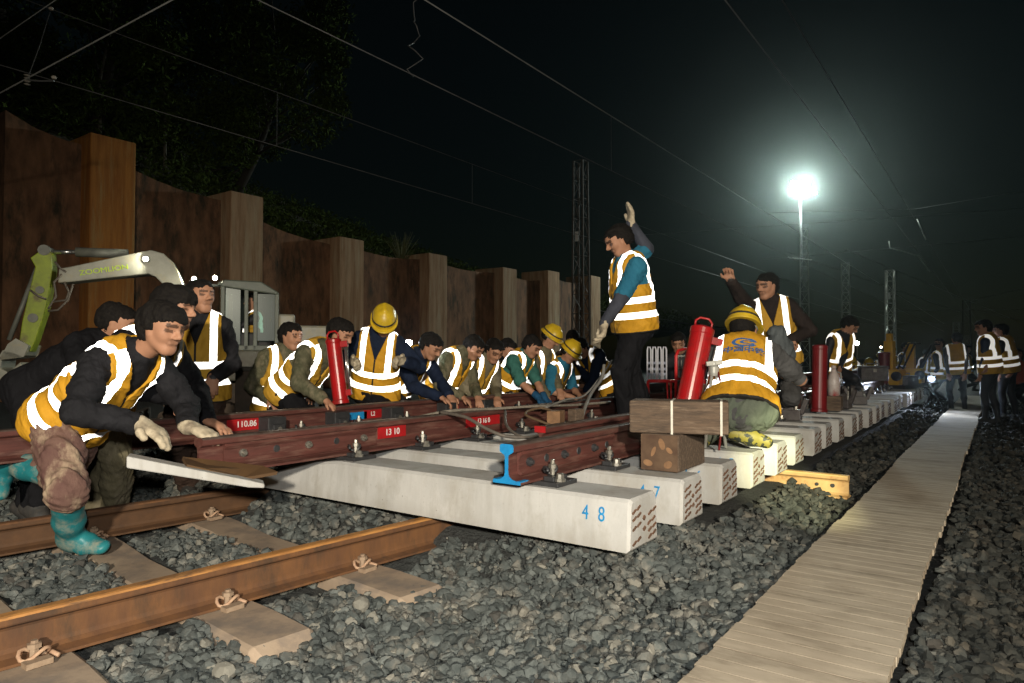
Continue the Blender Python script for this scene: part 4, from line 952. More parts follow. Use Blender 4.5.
mb = MB(); mb.tube([ex(76, 252, YB), ex(128, 254, YB)], .065, 14); mb.build('arm_cylinder', greymach, er, smooth=True)
mb = MB(); mb.tube([ex(52, 252, YB), ex(78, 252, YB)], .03, 12); mb.build('cylinder_rod', rod, er, smooth=True)
mb = MB(); mb.tube([ex(37, 268, YB), ex(20, 312, YB), ex(9, 340, YB)], .03, 10); mb.build('bucket_cylinder', greymach, er, smooth=True)
slab([(23, 340), (34, 346), (30, 356), (20, 352), (10, 350), (4, 360), (2, 376), (10, 386), (24, 380), (30, 366), (27, 362), (16, 372), (8, 368), (10, 356), (16, 345)], YB, .55, creamp, 'bucket')
mb = MB()
for pts in ([(62, 274), (54, 282), (56, 296), (50, 306), (48, 309)], [(73, 284), (68, 300), (58, 310), (48, 311)], [(64, 282), (69, 292), (66, 300), (52, 302)], [(55, 262), (60, 268), (66, 272)], [(30, 290), (38, 296), (46, 299)]):
    mb.tube([ex(a, b, YB+.16) for a, b in pts], .014, 8)
mb.build('hydraulic_hose', hosem, er, smooth=True)
# superstructure
def eb(x0, x1, y0, y1, z0, z1, name, m, parent=None, bev=.03):
    mb = MB(); mb.box(((x0+x1)/2, (y0+y1)/2, (z0+z1)/2), (x1-x0, y1-y0, z1-z0)); return mb.build(name, m, parent or er, bevel=bev)
cz0, cz1 = 1.10, 2.30
yl = .72
xf = ex(222, 300, yl).x; xr = ex(280, 300, yl).x; xm = ex(244, 300, yl).x; xb = ex(254, 300, yl).x; cz1 = ex(246, 281, yl).z; cz0 = ex(246, 350, yl).z
eb(xr-.9, xf+.15, -.75, .74, cz0-.42, cz0, 'engine_deck', M('deck_paint', (.11, .11, .085), (.07, .06, .045), 6, .6, .2)); eb(xr-1.0, xr-.05, -.75, .70, cz0, cz0+.35, 'engine_hood', creamp)
cabm = M('cab_paint', (.12, .14, .11), (.085, .10, .08), 8, .5, .1)
rf = MB(); rf.prism([(xf+.02, cz1-.05), (xf-.02, cz1+.01), (xr+.25, cz1+.0), (xr+.02, cz1-.14), (xr+.02, cz1-.18), (xf+.02, cz1-.09)], [((0, -.22, 0), (1, 0, 0), (0, 0, 1)), ((0, yl+.02, 0), (1, 0, 0), (0, 0, 1))]); rf.build('cab_roof', cabm, er, bevel=.02)
mb = MB()
for x, z1 in ((xf-.01, cz1-.04), (xm-.03, cz1-.02), (xb-.02, cz1-.04), (xr+.04, cz1-.16)):
    mb.bar((x, yl-.02, cz0), (x, yl-.02, z1), .055, .05)
    if x in (xf-.01, xr+.04): mb.bar((x, -.2, cz0), (x, -.2, z1), .055, .05)
mb.bar((xf, yl-.02, cz0+.03), (xr, yl-.02, cz0+.03), .05, .07); mb.bar((xf-.01, yl, cz0+.03), (xf-.01, -.2, cz0+.03), .05, .08); mb.bar((xm-.06, yl-.02, cz1-.03), (xb, yl-.02, cz1-.04), .05, .05)
mb.build('cab_frame', cabm, er, bevel=.008)
mb = MB(); mb.box(((xf+xm)/2, yl-.022, (cz0+cz1)/2), (abs(xf-xm)-.09, .006, cz1-cz0-.15)); mb.box(((xb+xr)/2, yl-.022, (cz0+cz1)/2-.02), (abs(xb-xr)-.09, .006, cz1-cz0-.30)); mb.box((xf-.01, .26, (cz0+cz1)/2), (.006, .85, cz1-cz0-.15)); mb.build('cab_window', glass, er)
eb(xr+.06, xf-.1, -.2, -.14, cz0, cz1-.1, 'cab_back_wall', M('cab_inside', (.03, .03, .03), None, 8, .7, .1)); eb(xr+.1, xr+.2, .05, .55, cz0+.05, cz0+.75, 'seat_back', MATS['black']); eb(xr+.1, xr+.55, .05, .55, cz0+.02, cz0+.25, 'seat_cushion', MATS['black'])
eb(xr-.20, xr+.02, yl-.05, yl+.06, cz0+.10, cz0+.50, 'side_mirror', creamp, None, .03)
eb(-.8, .8, -.45, .45, .45, cz0-.44, 'turntable', darkmach)
for sy in (-1, 1):
    mb = MB(); prf = [(-1.15, .25), (-1.05, .06), (-.9, 0), (.9, 0), (1.05, .06), (1.15, .25), (1.08, .46), (.9, .55), (-.9, .55), (-1.08, .46)]
    mb.prism(prf, [((0, sy*.72-.18, 0), (1, 0, 0), (0, 0, 1)), ((0, sy*.72+.18, 0), (1, 0, 0), (0, 0, 1))])
    for i in range(-8, 9): mb.box((i*.125, sy*.72, .556), (.06, .37, .03)); 
    tr_ = mb.build('track', darkmach, er, bevel=.008)
    for i in range(5):
        w = MB(); w.lathe((-.8+i*.4, sy*.72+(.182 if sy > 0 else -.202), .20), [(.13, 0), (.13, .012), (.06, .02)], 16, (0, 1, 0)); w.build('roller', darkmach, tr_)
mb = MB(); mb.box((1.45, 0, .22), (.08, 1.7, .42)); mb.bar((1.0, -.4, .3), (1.45, -.4, .2), .12, .12); mb.bar((1.0, .4, .3), (1.45, .4, .2), .12, .12); mb.build('dozer_blade', darkmach, er, bevel=.01)
lampw = emit('work_lamp_lens', (1, .93, .68), 260)
def lamp_head(px, py, y, r=.032, name='work_lamp'):
    p = ex(px, py, y); mb = MB(); LA = Vector((.45, .88, -.1)).normalized(); mb.lathe(p-LA*.05, [(r*.6, 0), (r*1.1, .02), (r*1.1, .05)], 14, LA); o = mb.build(name, MATS['black'], er)
    mb = MB(); mb.lathe(p+LA*.001, [(r, 0), (r*.9, .006)], 14, LA); mb.build('lens', lampw, o); return p
def lamp_light(name, loc, aim, power, col, size, blend, rad=.03):
    l = bpy.data.lights.new(name, 'SPOT'); l.energy = power; l.color = col; l.spot_size = size; l.spot_blend = blend; l.shadow_soft_size = rad
    o = link(bpy.data.objects.new(name, l)); o.location = loc; o.rotation_euler = (Vector(aim)-Vector(loc)).to_track_quat('-Z', 'Y').to_euler(); return o
def point(name, loc, power, col, rad=.03):
    l = bpy.data.lights.new(name, 'POINT'); l.energy = power; l.color = col; l.shadow_soft_size = rad; o = link(bpy.data.objects.new(name, l)); o.location = loc; return o
exl = []
for px, py, y in ((194, 279, .25), (215, 278, .66)): exl.append(erM @ lamp_head(px, py, y))
pb = ex(146, 259, YB+.19); mb = MB(); mb.lathe(pb-Vector((0, .03, 0)), [(.045, 0), (.05, .04), (.05, .05)], 14, (0, 1, 0)); o = mb.build('boom_lamp', MATS['black'], er); mb = MB(); mb.lathe(pb+Vector((0, .021, 0)), [(.03, 0), (.026, .006)], 14, (0, 1, 0)); mb.build('lens', lampw, o)
mb = MB(); mb.bar((xf+.03, .2, cz1-.02), (xf+.35, .2, ex(194, 281, .25).z-.05), .03, .03); mb.bar((xf+.0, .66, cz1-.02), (ex(215, 281, .66).x-.04, .66, ex(215, 281, .66).z-.04), .03, .03); mb.build('lamp_bracket', cabm, er)

# steel box before the excavator
t = thing('steel_toolbox', 'rusty dark steel box standing behind the far rail before the excavator', 'toolbox', at_d(278, 418, 6.6)*1.0, (0, 0, TH)); t.location.z = -.06
mb = MB(); mb.box((0, 0, .455), (.66, .45, .91)); mb.build('box_body', darkmach, t, bevel=.01); mb = MB(); mb.box((0, 0, .93), (.70, .49, .04)); mb.build('box_lid', M('box_lid', (.07, .065, .05), (.05, .04, .03), 6, .6, .2), t, bevel=.008)
# ------------------------------------------------------------------ retaining wall, hill and trees
WX = -20.3
def ywall(px, X=WX):
    k = (px-512)/F; d = -X/(s_-k*c_); return d*c_+k*d*s_, d
piles = [(-20, None, 82), (111, 136, 54), (246, 193, 44), (351.5, 238, 37), (438, 254, 34), (510, 268, 32), (554, 271, 26), (596, 276, 22)]
pn = ['tallest and reddest square concrete pile of the wall, behind the cream boom', 'square concrete pile with a pale left edge, behind the excavator cab', 'square concrete pile above the red jack and the yellow helmet', 'square concrete pile behind the worker with the headlamp', 'square concrete pile behind the row of crouching workers, second beyond the headlamp', 'narrow looking concrete pile just before the dark lattice mast', 'concrete pile seen just past the dark lattice mast', 'second concrete pile past the dark lattice mast', 'concrete pile at the far dark end of the wall']
PL = []
for i, (px, py, w) in enumerate(piles):
    y, d = ywall(px); top = 8.0 if py is None else H+ray(px, py).z*d
    PL.append((y, top, d))
pw = 1.22
for i, (y, top, d) in enumerate(PL):
    if i == 0: continue
    t = thing('retaining_pile', pn[i-1], 'concrete pile', (WX, y, -.4), None, 'concrete piles of the retaining wall')
    mb = MB(); mb.box((-.9, 0, (top+.4)/2), (1.8, pw, top+.4)); mb.build('pile_shaft', redpile if i == 1 else piled, t, bevel=.03)
wn = ['leftmost dark panel with black water stains', 'between the reddest pile and the pale edged pile, with a sloping top', 'behind the excavator cab, between the second and third visible piles', 'behind the yellow helmet and the headlamp', 'behind the middle of the row of crouching workers', 'beside the narrow pile', 'by the dark lattice mast', 'just past the dark lattice mast', 'at the far dark end']
for i in range(len(PL)-1):
    (y0, t0, _), (y1, t1, _) = PL[i], PL[i+1]; y0 += pw/2; y1 -= pw/2; mb = MB(); x = WX-.55; n = 10
    pr = [(y0, -.4)]+[(y0+(y1-y0)*k/n, min(t0, t1)-.25+(max(t0-t1, 0)*.55)*(1-k/n)-.12*math.sin(PI*k/n)+random.uniform(-.01, .01)) for k in range(n+1)]+[(y1, -.4)]
    mb.prism(pr, [((x, 0, 0), (0, 1, 0), (0, 0, 1)), ((x-.5, 0, 0), (0, 1, 0), (0, 0, 1))])
    tag(mb.build('wall_panel', panelm), 'rust stained retaining wall panel '+wn[i], 'wall panel', 'panels of the retaining wall')
# hill
hx = np.linspace(0, 45, 26); hy = np.linspace(-30, 95, 60); A_, B_g = np.meshgrid(hx, hy, indexing='ij')
topc = np.interp(B_g, [-30, PL[1][0], PL[3][0], PL[-1][0], 95], [8, 7.0, 5.2, 5.0, 4.5])
slope = np.interp(B_g, [-30, 6, 20, 40, 95], [1.0, .95, .55, .18, .05])
Z_ = topc-.9+A_*slope*(1-.006*A_)+.5*np.sin(A_*.7+B_g*.5)*np.minimum(A_/5, 1)
n0, n1 = A_.shape; ii = np.arange(n0*n1).reshape(n0, n1); hq_ = np.stack([ii[:-1, :-1], ii[1:, :-1], ii[1:, 1:], ii[:-1, 1:]], -1).reshape(-1, 4)
o = np_mesh('hillside', np.stack([WX-1.1-A_, B_g, Z_], -1).reshape(-1, 3), hq_[:, ::-1], earth, True); o['kind'] = 'structure'
def hill_z(x, y):
    a = WX-1.1-x; return float(np.interp(y, [-30, PL[1][0], PL[3][0], PL[-1][0], 95], [8, 7.0, 5.2, 5.0, 4.5])-.9+a*np.interp(y, [-30, 6, 20, 40, 95], [1.0, .95, .55, .18, .05])*(1-.006*a))
def leaves(cen, rad, n, size, flat=.8, seed=0, elong=1.6):
    r = np.random.default_rng(seed); cen = np.asarray(cen); rad = np.asarray(rad); pk = r.integers(0, len(cen), n); d = r.normal(size=(n, 3)); d /= np.linalg.norm(d, axis=1)[:, None]
    p = cen[pk]+d*(rad[pk]*r.uniform(.35, 1.08, n)**.7)[:, None]*np.array([1, 1, flat]); s = size*r.uniform(.6, 1.4, n)
    u = r.normal(size=(n, 3)); u /= np.linalg.norm(u, axis=1)[:, None]; w = np.cross(u, r.normal(size=(n, 3))); w /= np.linalg.norm(w, axis=1)[:, None]
    V = np.stack([p-u*s[:, None]*elong, p-w*s[:, None]*.5, p+u*s[:, None]*elong, p+w*s[:, None]*.5], 1).reshape(-1, 3); return V, np.arange(n*4).reshape(n, 4)
def tree(x, y, h, cr, label, seed, lean=(0, 0), nclump=22, nl=5000, leaf=.075):
    z = hill_z(x, y); t = thing('tree', label, 'tree', (x, y, z-.3), None, 'trees on the dark hillside'); r = random.Random(seed); mb = MB()
    top = Vector((lean[0], lean[1], h*.7)); tr = [Vector((0, 0, 0)), top*.35+Vector((.15, .1, 0)), top*.7, top]; mb.tube(tr, [.22, .17, .11, .05], 10)
    cen = []; rad = []
    for k in range(nclump):
        a = r.uniform(0, 2*PI); q = r.uniform(.15, 1)**.6*cr; zz = h*r.uniform(.10, 1.0); q *= 1-.5*abs(zz/h-.65); p = Vector((lean[0]*zz/h+q*math.cos(a), lean[1]*zz/h+q*math.sin(a), zz)); cen.append(p); rad.append(r.uniform(.5, 1.15)*cr*.36)
        b = top*min(1, max(.3, (zz/h)*.85)); mb.tube([b, (b+p)/2+Vector((0, 0, -.1)), p], [.06, .04, .015], 6)
    mb.build('trunk', bark, t, smooth=True); V, Fq = leaves(cen, rad, nl, leaf, .75, seed); np_mesh('crown', V, Fq, leafm, False, t)
tree(-25, 15.5, 9.5, 3.6, 'leafy tree whose rounded crown edge shows against the black sky', 3, (1.2, 2.2), 46, 26000)
tree(-24, 10.0, 9.0, 3.3, 'dark tree above the reddest pile, its crown lost in the night', 4, (.8, .6), 40, 20000)
tree(-25, 5.0, 9.5, 3.6, 'dark tree at the left edge of the picture above the water stained panel', 5, (1, 0), 40, 20000)
tree(-29, 13, 12, 4.0, 'taller dark tree standing behind the leafy one on the hill', 6, (.5, .5), 36, 16000)
mb = MB()
for i, (px0, py0, px1, py1, d) in enumerate(((100, 80, 120, -15, 22), (165, 85, 172, -10, 24))):
    t = thing('bamboo_stem', ('bare thin stem leaning up at the upper left of the hillside', 'second bare stem rising inside the dark trees')[i], 'stem', at_d(px0, py0+90, d), None, 'bare stems on the hillside'); mb = MB(); mb.tube([(0, 0, 0), at_d(px0, py0, d)-t.location, at_d(px1, py1, d)-t.location], [.06, .05, .02], 8); mb.build('stem_pole', M('pale_stem', (.12, .11, .08)) if i == 0 else bpy.data.materials['pale_stem'], t, smooth=True)
# undergrowth covering the slope and hanging over the wall
r_ = np.random.default_rng(9); n = 900; cx = WX-1.9-np.abs(r_.normal(0, 1, n))*6; cy = r_.uniform(-2, 60, n); cz = np.array([hill_z(a, b) for a, b in zip(cx, cy)])+r_.uniform(0, .5, n)
V, Fq = leaves(np.stack([cx, cy, cz], -1), r_.uniform(.5, 1.3, n), 90000, .07, .7, 21, 1.7)
o = np_mesh('undergrowth', V, Fq, leafm); o['kind'] = 'stuff'; tag(o, 'dense dark undergrowth covering the slope above the retaining wall', 'undergrowth')
# tall grass tuft above the fourth pile
y_, d_ = ywall(424); z_ = hill_z(WX-1.4, y_); t = thing('grass_tuft', 'tall pale reed tuft growing on top of the retaining wall', 'reed tuft', (WX-1.4, y_, z_)); mb = MB(); rr = random.Random(5)
for k in range(70):
    a = rr.uniform(0, 2*PI); L = rr.uniform(1.0, 2.2); b = rr.uniform(.2, .9); mb.tube([(0, 0, 0), (b*.3*math.cos(a), b*.3*math.sin(a), L*.6), (b*math.cos(a), b*math.sin(a), L)], [.02, .015, .004], 4)
mb.build('blades', M('reed', (.13, .13, .05), (.08, .09, .03), 5, .8, 0), t)

# ------------------------------------------------------------------ masts and wires
def mast(px, py_top, d, w, label, m, taper=.75, signs=True):
    p = at_d(px, 358, d); z1 = H+ray(px, py_top).z*d; t = thing('lattice_mast', label, 'mast', (p.x, p.y, -.45), (0, 0, random.uniform(-.2, .2)), 'lattice masts of the overhead line'); h = z1+.45
    n = max(5, int(h/(w*1.3))); lv = [(h*i/n, w/2*(1-(1-taper)*i/n)) for i in range(n+1)]
    for sx, sy in ((-1, -1), (1, -1), (1, 1), (-1, 1)):
        mb = MB(); mb.bar((sx*lv[0][1], sy*lv[0][1], 0), (sx*lv[-1][1], sy*lv[-1][1], h), .07, .07); mb.build('leg', m, t)
    mb = MB()
    for i in range(n):
        (z0, a), (z2, b) = lv[i], lv[i+1]
        for (x0, y0), (x1, y1) in (((-1, -1), (1, -1)), ((1, -1), (1, 1)), ((1, 1), (-1, 1)), ((-1, 1), (-1, -1))):
            if i % 2: mb.bar((x0*a, y0*a, z0), (x1*b, y1*b, z2), .045, .02)
            else: mb.bar((x1*a, y1*a, z0), (x0*b, y0*b, z2), .045, .02)
            mb.bar((x0*b, y0*b, z2), (x1*b, y1*b, z2), .04, .02)
    mb.build('bracing', m, t)
    if signs: mb = MB(); zz = H+ray(px, py_top+ (77 if py_top < 200 else 26)).z*d; mb.box((0, -lv[0][1]-.05, zz+.45), (.16, .02, .42)); mb.build('number_plate', whitepaint, t)
    return t
mast(581, 160, 30, .60, 'dark rusty lattice mast beside the end of the retaining wall', rustmast)
mast(805, 228, 46, .62, 'pale lattice mast directly under the floodlight', galv, signs=False)
mast(846.5, 263, 42, .46, 'pale lattice mast with one bright edge, between the floodlight and the squared mast', galv, .95, signs=False)
mast(891, 270, 44, .50, 'squared grey lattice mast above the yellow machine, with a small white plate', galv, .9)
mast(967, 300, 75, .9, 'distant lattice mast behind the standing workers, topped by insulators', rustmast, .7, signs=False)
mast(957, 322, 62, .5, 'small pale mast above the heads of the distant workers', galv, .9, signs=False)
def wire(p0, p1, r, label, group='overhead line wires', sag=0):
    p0, p1 = Vector(p0), Vector(p1); mb = MB(); n = 12 if sag else 2; mb.tube([p0+(p1-p0)*k/n-UP*sag*4*(k/n)*(1-k/n) for k in range(n+1)], r, 6); return tag(mb.build('overhead_wire', brightwire if 'bright' in label else wirem, smooth=True), label, 'wire', group)
def along(px, py, z, label, r=.011, X=None, y0=-4, y1=150, ddz=0):
    if X is None: X = at_z(px, py, z).x
    else:
        rr = ray(px, py); z = H+rr.z*X/rr.x
    wire((X, y0, z), (X, y1, z+ddz), r, label); return X, z
BW = [0]
X1, zc1 = along(258, 0, 5.9, 'lower wire of the pair crossing behind the raised hand of the pointing worker')
_, zm1 = along(425, 0, 0, 'bright upper wire running from the top of the picture down towards the floodlight mast', .013, X=X1)
X2, zc2 = along(273, 145, 6.2, 'lower faint wire of the pair over the retaining wall')
_, zm2 = along(59, 12, 0, 'upper faint wire of the pair over the retaining wall', .010, X=X2)
X3, zc3 = along(782, 0, 6.2, 'steep wire passing right of the floodlight')
_, zm3 = along(725, 0, 0, 'steep faint wire passing just above the floodlight', .008, X=X3)
def dropper(px, X, z0, z1, label, wig=0):
    y = ywall(px, X)[0]; mb = MB(); n = 14; mb.tube([(X+wig*math.sin(k*1.3), y+wig*math.cos(k*1.7), z0+(z1-z0)*k/n) for k in range(n+1)], .008 if not wig else .012, 5); tag(mb.build('dropper_wire', wirem, smooth=True), label, 'dropper wire', 'droppers of the overhead line')
dropper(612, X1, zm1, zc1, 'short dropper between the two wires above the pointing worker'); dropper(414, X1, zm1, zc1, 'loose curled dropper hanging near the top of the picture', .10); dropper(275, X2, zm2, zc2, 'thin dropper hanging over the second pile'); dropper(472, X2, zm2, zc2, 'thin dropper over the middle of the wall')
# cross wires
w0 = at_d(0, 93, 11); w1 = at_d(172, 0, 9.6)
dd = (w1-w0).normalized(); wire(w0-dd*8, w1+dd*6, .012, 'bright cross wire at the upper left corner of the picture')
wire(at_d(-40, 66, 12), at_d(70, -10, 11), .008, 'faint cross wire above the bright one in the corner')
t = thing('insulator', 'small insulator bracket hanging from the bright cross wire in the corner', 'insulator', at_d(27, 80, 10.8)); b0 = t.location; mb = MB(); mb.tube([(0, 0, 0), at_d(40, 81, 10.8)-b0, at_d(54, 81, 10.8)-b0], .014, 8); mb.tube([at_d(50, 12, 11.3)-b0, at_d(40, 45, 11)-b0, (0, 0, 0)], .007, 6); mb.build('arm', wirem, t); mb = MB()
for k in range(4): mb.lathe(at_d(27, 76+k*3, 10.8)-b0, [(.02, 0), (.045, .012), (.02, .024)], 12)
mb.lathe(at_d(54, 79, 10.8)-b0, [(.03, 0), (.04, .03), (.02, .05)], 10); mb.lathe(at_d(51, 10, 11.3)-b0, [(.03, 0), (.04, .03), (.02, .05)], 10); mb.build('porcelain', M('porcelain', (.4, .36, .3)), t)
for i, (a, b, l) in enumerate((((770, 213, 55), (915, 209, 48), 'level cross wire left of the kinked steady arm'), ((915, 209, 48), (1060, 185, 45), 'cross wire rising at the upper right below the steep wires'), ((640, 235, 60), (1060, 206, 46), 'second cross wire rising at the right'), ((760, 260, 55), (1060, 233, 46), 'third and lowest cross wire rising at the right'), ((787, 252, 46), (960, 312, 70), 'wire falling from the floodlight mast to the distant mast'), ((845, 249, 46), (1010, 318, 72), 'second falling wire reaching the distant mast'), ((965, 302, 70), (1060, 280, 60), 'wire rising from the distant mast'), ((965, 308, 70), (1060, 330, 60), 'wire falling right from the distant mast'), ((780, 312, 75), (1060, 309, 75), 'faint level wire low over the far workers'), ((850, 324, 75), (960, 322, 75), 'faint level wire just above the yellow machine'))):
    wire(at_d(*a), at_d(*b), .016 if i < 4 else .02, l, 'cross wires at the floodlight mast')
for i, (pts, l) in enumerate((([(917, 219, 46), (920, 226, 46), (926, 240, 46)], 'short steady arm hanging from the cross wires'), ([(889, 241, 45), (890, 248, 45), (905, 252, 45), (918, 256, 45), (930, 272, 47)], 'kinked pale steady arm above the squared mast'), ([(788, 257, 45), (790, 258, 45), (812, 260, 45)], 'pale steady arm on the mast under the floodlight'))):
    mb = MB(); mb.tube([at_d(*p) for p in pts], .035, 8); tag(mb.build('steady_arm', galv, smooth=True), l, 'steady arm', 'steady arms of the overhead line')

# floodlight mast
fd = 50; fp = at_d(802, 358, fd); fz = H+ray(802, 186).z*fd
fl = thing('floodlight_mast', 'tall pole carrying the blazing white floodlight', 'floodlight', (fp.x, fp.y, -.1)); mb = MB(); mb.tube([(0, 0, 0), (0, 0, fz)], [.16, .09], 12); mb.build('pole', MATS['black'], fl, smooth=True)
mb = MB(); ar = RV
mb.bar(-ar*.7+UP*fz, ar*.7+UP*fz, .08, .08)
mb.build('crossarm', MATS['black'], fl)
fle = emit('floodlight_lens', (.86, 1.0, .95), 1150)
for i in range(4):
    q = ar*(-.39+.78*(i % 2))+UP*(fz+.30-.58*(i//2)); tw = -FH+UP*-.45; tw.normalize(); sd = RV; up_ = sd.cross(tw)*-1
    mb = MB(); mb.bar(q-tw*.1, q+tw*.02, .66, .52); hd_ = mb.build('lamp_housing', greymach, fl, bevel=.02)
    mb = MB(); mb.bar(q+tw*.022, q+tw*.03, .60, .46); mb.build('lens', fle, hd_)
mb = MB(); mb.bar(ar*1.05+UP*(fz-.35)-FH*.05, ar*1.17+UP*(fz-.35)-FH*.05, .12, .12); mb.build('side_lamp', emit('side_lamp_lens', (.8, 1, .95), 90), fl)

# far yellow machines and work light
def tamper(px, py, d, label, col=yellowm, h=.9):
    p = at_d(px, py, d); p.z = ZT+.002; t = thing('track_machine', label, 'track machine', p, (0, 0, random.uniform(-.3, .3)), 'small yellow track machines')
    mb = MB(); mb.box((0, 0, .22), (.34, .36, .30)); mb.build('engine_case', col, t, bevel=.02); mb = MB(); mb.box((-.05, 0, .55), (.16, .16, h*.8)); mb.bar((-.05, 0, .6), (-.05, 0, h+.15), .10, .10); mb.build('column', col, t, bevel=.015)
    mb = MB(); mb.tube([(.1, -.12, .3), (.34, -.14, .85), (.45, -.14, .86)], .018, 8); mb.tube([(.1, .12, .3), (.34, .14, .85), (.45, .14, .86)], .018, 8); mb.build('handlebar', MATS['black'], t, smooth=True)
    mb = MB(); mb.box((0, 0, .035), (.55, .30, .07)); mb.build('base_frame', blackplate, t, bevel=.01); mb = MB(); mb.lathe((.14, -.19, .24), [(.09, 0), (.09, .03), (.05, .05)], 14, (0, -1, 0)); mb.build('flywheel', MATS['black'], t)
tamper(893, 388, 13, 'yellow machine with a tall column, beside the maroon jack'); tamper(914, 392, 14, 'low wide yellow machine just left of the blue work light', h=.75)
wl = at_d(931, 380, 12.0)
t = thing('work_light', 'glaring bluish white work light standing low beside the sleepers', 'work light', (wl.x, wl.y, 0.02)); mb = MB()
for a in (0, 2.1, 4.2): mb.tube([(0, 0, wl.z-.12), (.2*math.cos(a), .2*math.sin(a), 0)], .01, 6)
mb.build('tripod', MATS['black'], t); mb = MB(); mb.bar(Vector((0, 0, wl.z))+FH*.05, Vector((0, 0, wl.z))-FH*.02, .16, .12); hd_ = mb.build('lamp_housing', MATS['black'], t); mb = MB(); mb.bar(Vector((0, 0, wl.z))-FH*.022, Vector((0, 0, wl.z))-FH*.03, .055, .045); mb.build('lens', emit('work_light_lens', (.62, .75, 1), 1500), hd_)
lamp_light('work_light_beam', wl-FH*.06, at_z(915, 422, 0), 150, (.75, .85, 1), 1.5, .6)
dl = ('right of the bending worker', 'above the maroon jack', 'behind the tall yellow column', 'left of the blue work light', 'above the blue work light', 'between the two distant workers', 'beside the worker on the walkway end', 'beside the red orange clothing')
for i, (px, py, d, c) in enumerate(((866, 372, 24, (1, .8, .5)), (881, 348, 40, (1, .85, .6)), (897, 366, 30, (.8, .9, 1)), (918, 371, 26, (1, .9, .7)), (934, 366, 34, (.8, .9, 1)), (947, 381, 24, (1, .8, .5)), (972, 368, 36, (.9, .95, 1)), (1012, 352, 40, (1, .85, .6)))):
    p = at_d(px, py, d); t = thing('site_lamp', 'tiny far site lamp on a thin post '+dl[i], 'site lamp', (p.x, p.y, 0), None, 'tiny lamps of the far work site'); mb = MB(); mb.tube([(0, 0, 0), (0, 0, p.z)], .02, 6); mb.build('post', MATS['black'], t); mb = MB(); mb.lathe((0, 0, p.z), [(.03, 0), (.055, .03), (.055, .08), (.02, .1)], 10); mb.build('bulb', emit('site_lamp_bulb', c, 30), t)
t = thing('lamp', 'tiny warm lamp shining beside the bending worker at the far end', 'lamp', at_d(857, 345, 26)); mb = MB(); mb.lathe((0, 0, 0), [(.04, 0), (.07, .04), (.07, .12), (.03, .14)], 12); mb.build('bulb', emit('warm_lamp', (1, .85, .6), 160), t); mb = MB(); mb.tube([(0, 0, 0), (0, 0, -t.location.z-.05)], .02, 6); mb.build('post', MATS['black'], t)
# ------------------------------------------------------------------ the people
def at(px, py, d): return np.array(at_d(px, py, d))
def S3(r, u, t): return np.array(sv(r, u, t))
def gnd(px, d, z=0.0, dx=0): p = at_d(px, 358, d); return np.array((p.x, p.y, z+.085))
TN = .98
def ft(px, d, z, fdir=None): 
    a = gnd(px, d, z); return (a[0], a[1], a[2]) if fdir is None else (a[0], a[1], a[2], fdir)
person('bending worker with muddy trousers and teal rubber boots reaching for the long white sleeper', at(73, 414, 3.45), at(147, 343, 3.30), S3(.9, -.16, .38), S3(.45, -.85, .10),
       (at(188, 427, 3.36), at(140, 424, 3.05)), ((*at(8, 462, 3.78), S3(.12, -1, .05)), (*at(70, 536, 3.40), S3(.93, 0, .3))), head=at(165, 327, 3.26), pel_f=S3(1, 0, .2), h=.006, seed=1, hem=.11, long_hair=.012,
       vest=VEST, jacket=C_CHAR, trousers=C_MUD, boots=BOOT, boot_hi=.39, gloves=(GLOVE, GLOVE), hand_dir=(S3(.9, -.2, .2), S3(.9, -.38, .1)), curl=(.35, .35), elbow=(None, S3(-.3, -.3, .5)), knee=(S3(.7, -1, 0), S3(.6, 0, .8)), fat=.93)
person('worker in olive trousers leaning right behind the muddy trousered worker, with long fringe', at(98, 392, 3.95), at(160, 338, 3.85), S3(.95, -.1, .15), S3(.6, -.7, .25),
       (at(208, 421, 4.0), at(180, 398, 3.7)), (ft(95, 4.3, -.03), ft(117, 4.2, -.03)), head=at(177, 306, 3.82), pel_f=S3(1, 0, .3), h=.0068, seed=2, vest=VEST_Y, jacket=C_BLACK, trousers=C_OLIVE, boots=SHOE,
       gloves=(None, None), hand_dir=(S3(.8, -.3, .1), S3(.5, -.8, .1)), curl=(.4, .35), long_hair=.02, knee=(S3(1, 0, .1), S3(1, .1, .2)))
person('dark clothed worker almost hidden behind the muddy trousered worker, black hair just showing', at(40, 384, 4.5), at(96, 346, 4.5), S3(1, -.3, -.2), S3(.5, -.8, .1), (at(110, 430, 4.3), at(100, 430, 4.0)),
       (ft(30, 4.3, -.02), ft(40, 4.1, -.02)), head=at(111, 331, 4.5), h=.011, fat=.9, seed=3, jacket=C_BLACK, trousers=C_BLACK, boots=SHOE)
person('standing worker in open vest and charcoal jacket looking up to the right before the excavator', at(196, 386, 4.95), at(197, 322, 4.92), S3(.78, .12, .55), S3(.35, 0, .9), (at(213, 378, 4.8), at(183, 388, 4.75)),
       (ft(200, 5.0, -.02), ft(190, 4.9, -.02)), head=at(200, 300, 4.88), h=.0068, seed=4, vest=VEST_Y, jacket=C_CHAR, trousers=C_BROWN, boots=SHOE, hand_dir=(S3(0, -1, .2), S3(.1, -1, .2)), curl=(.5, .5), fat=.95)
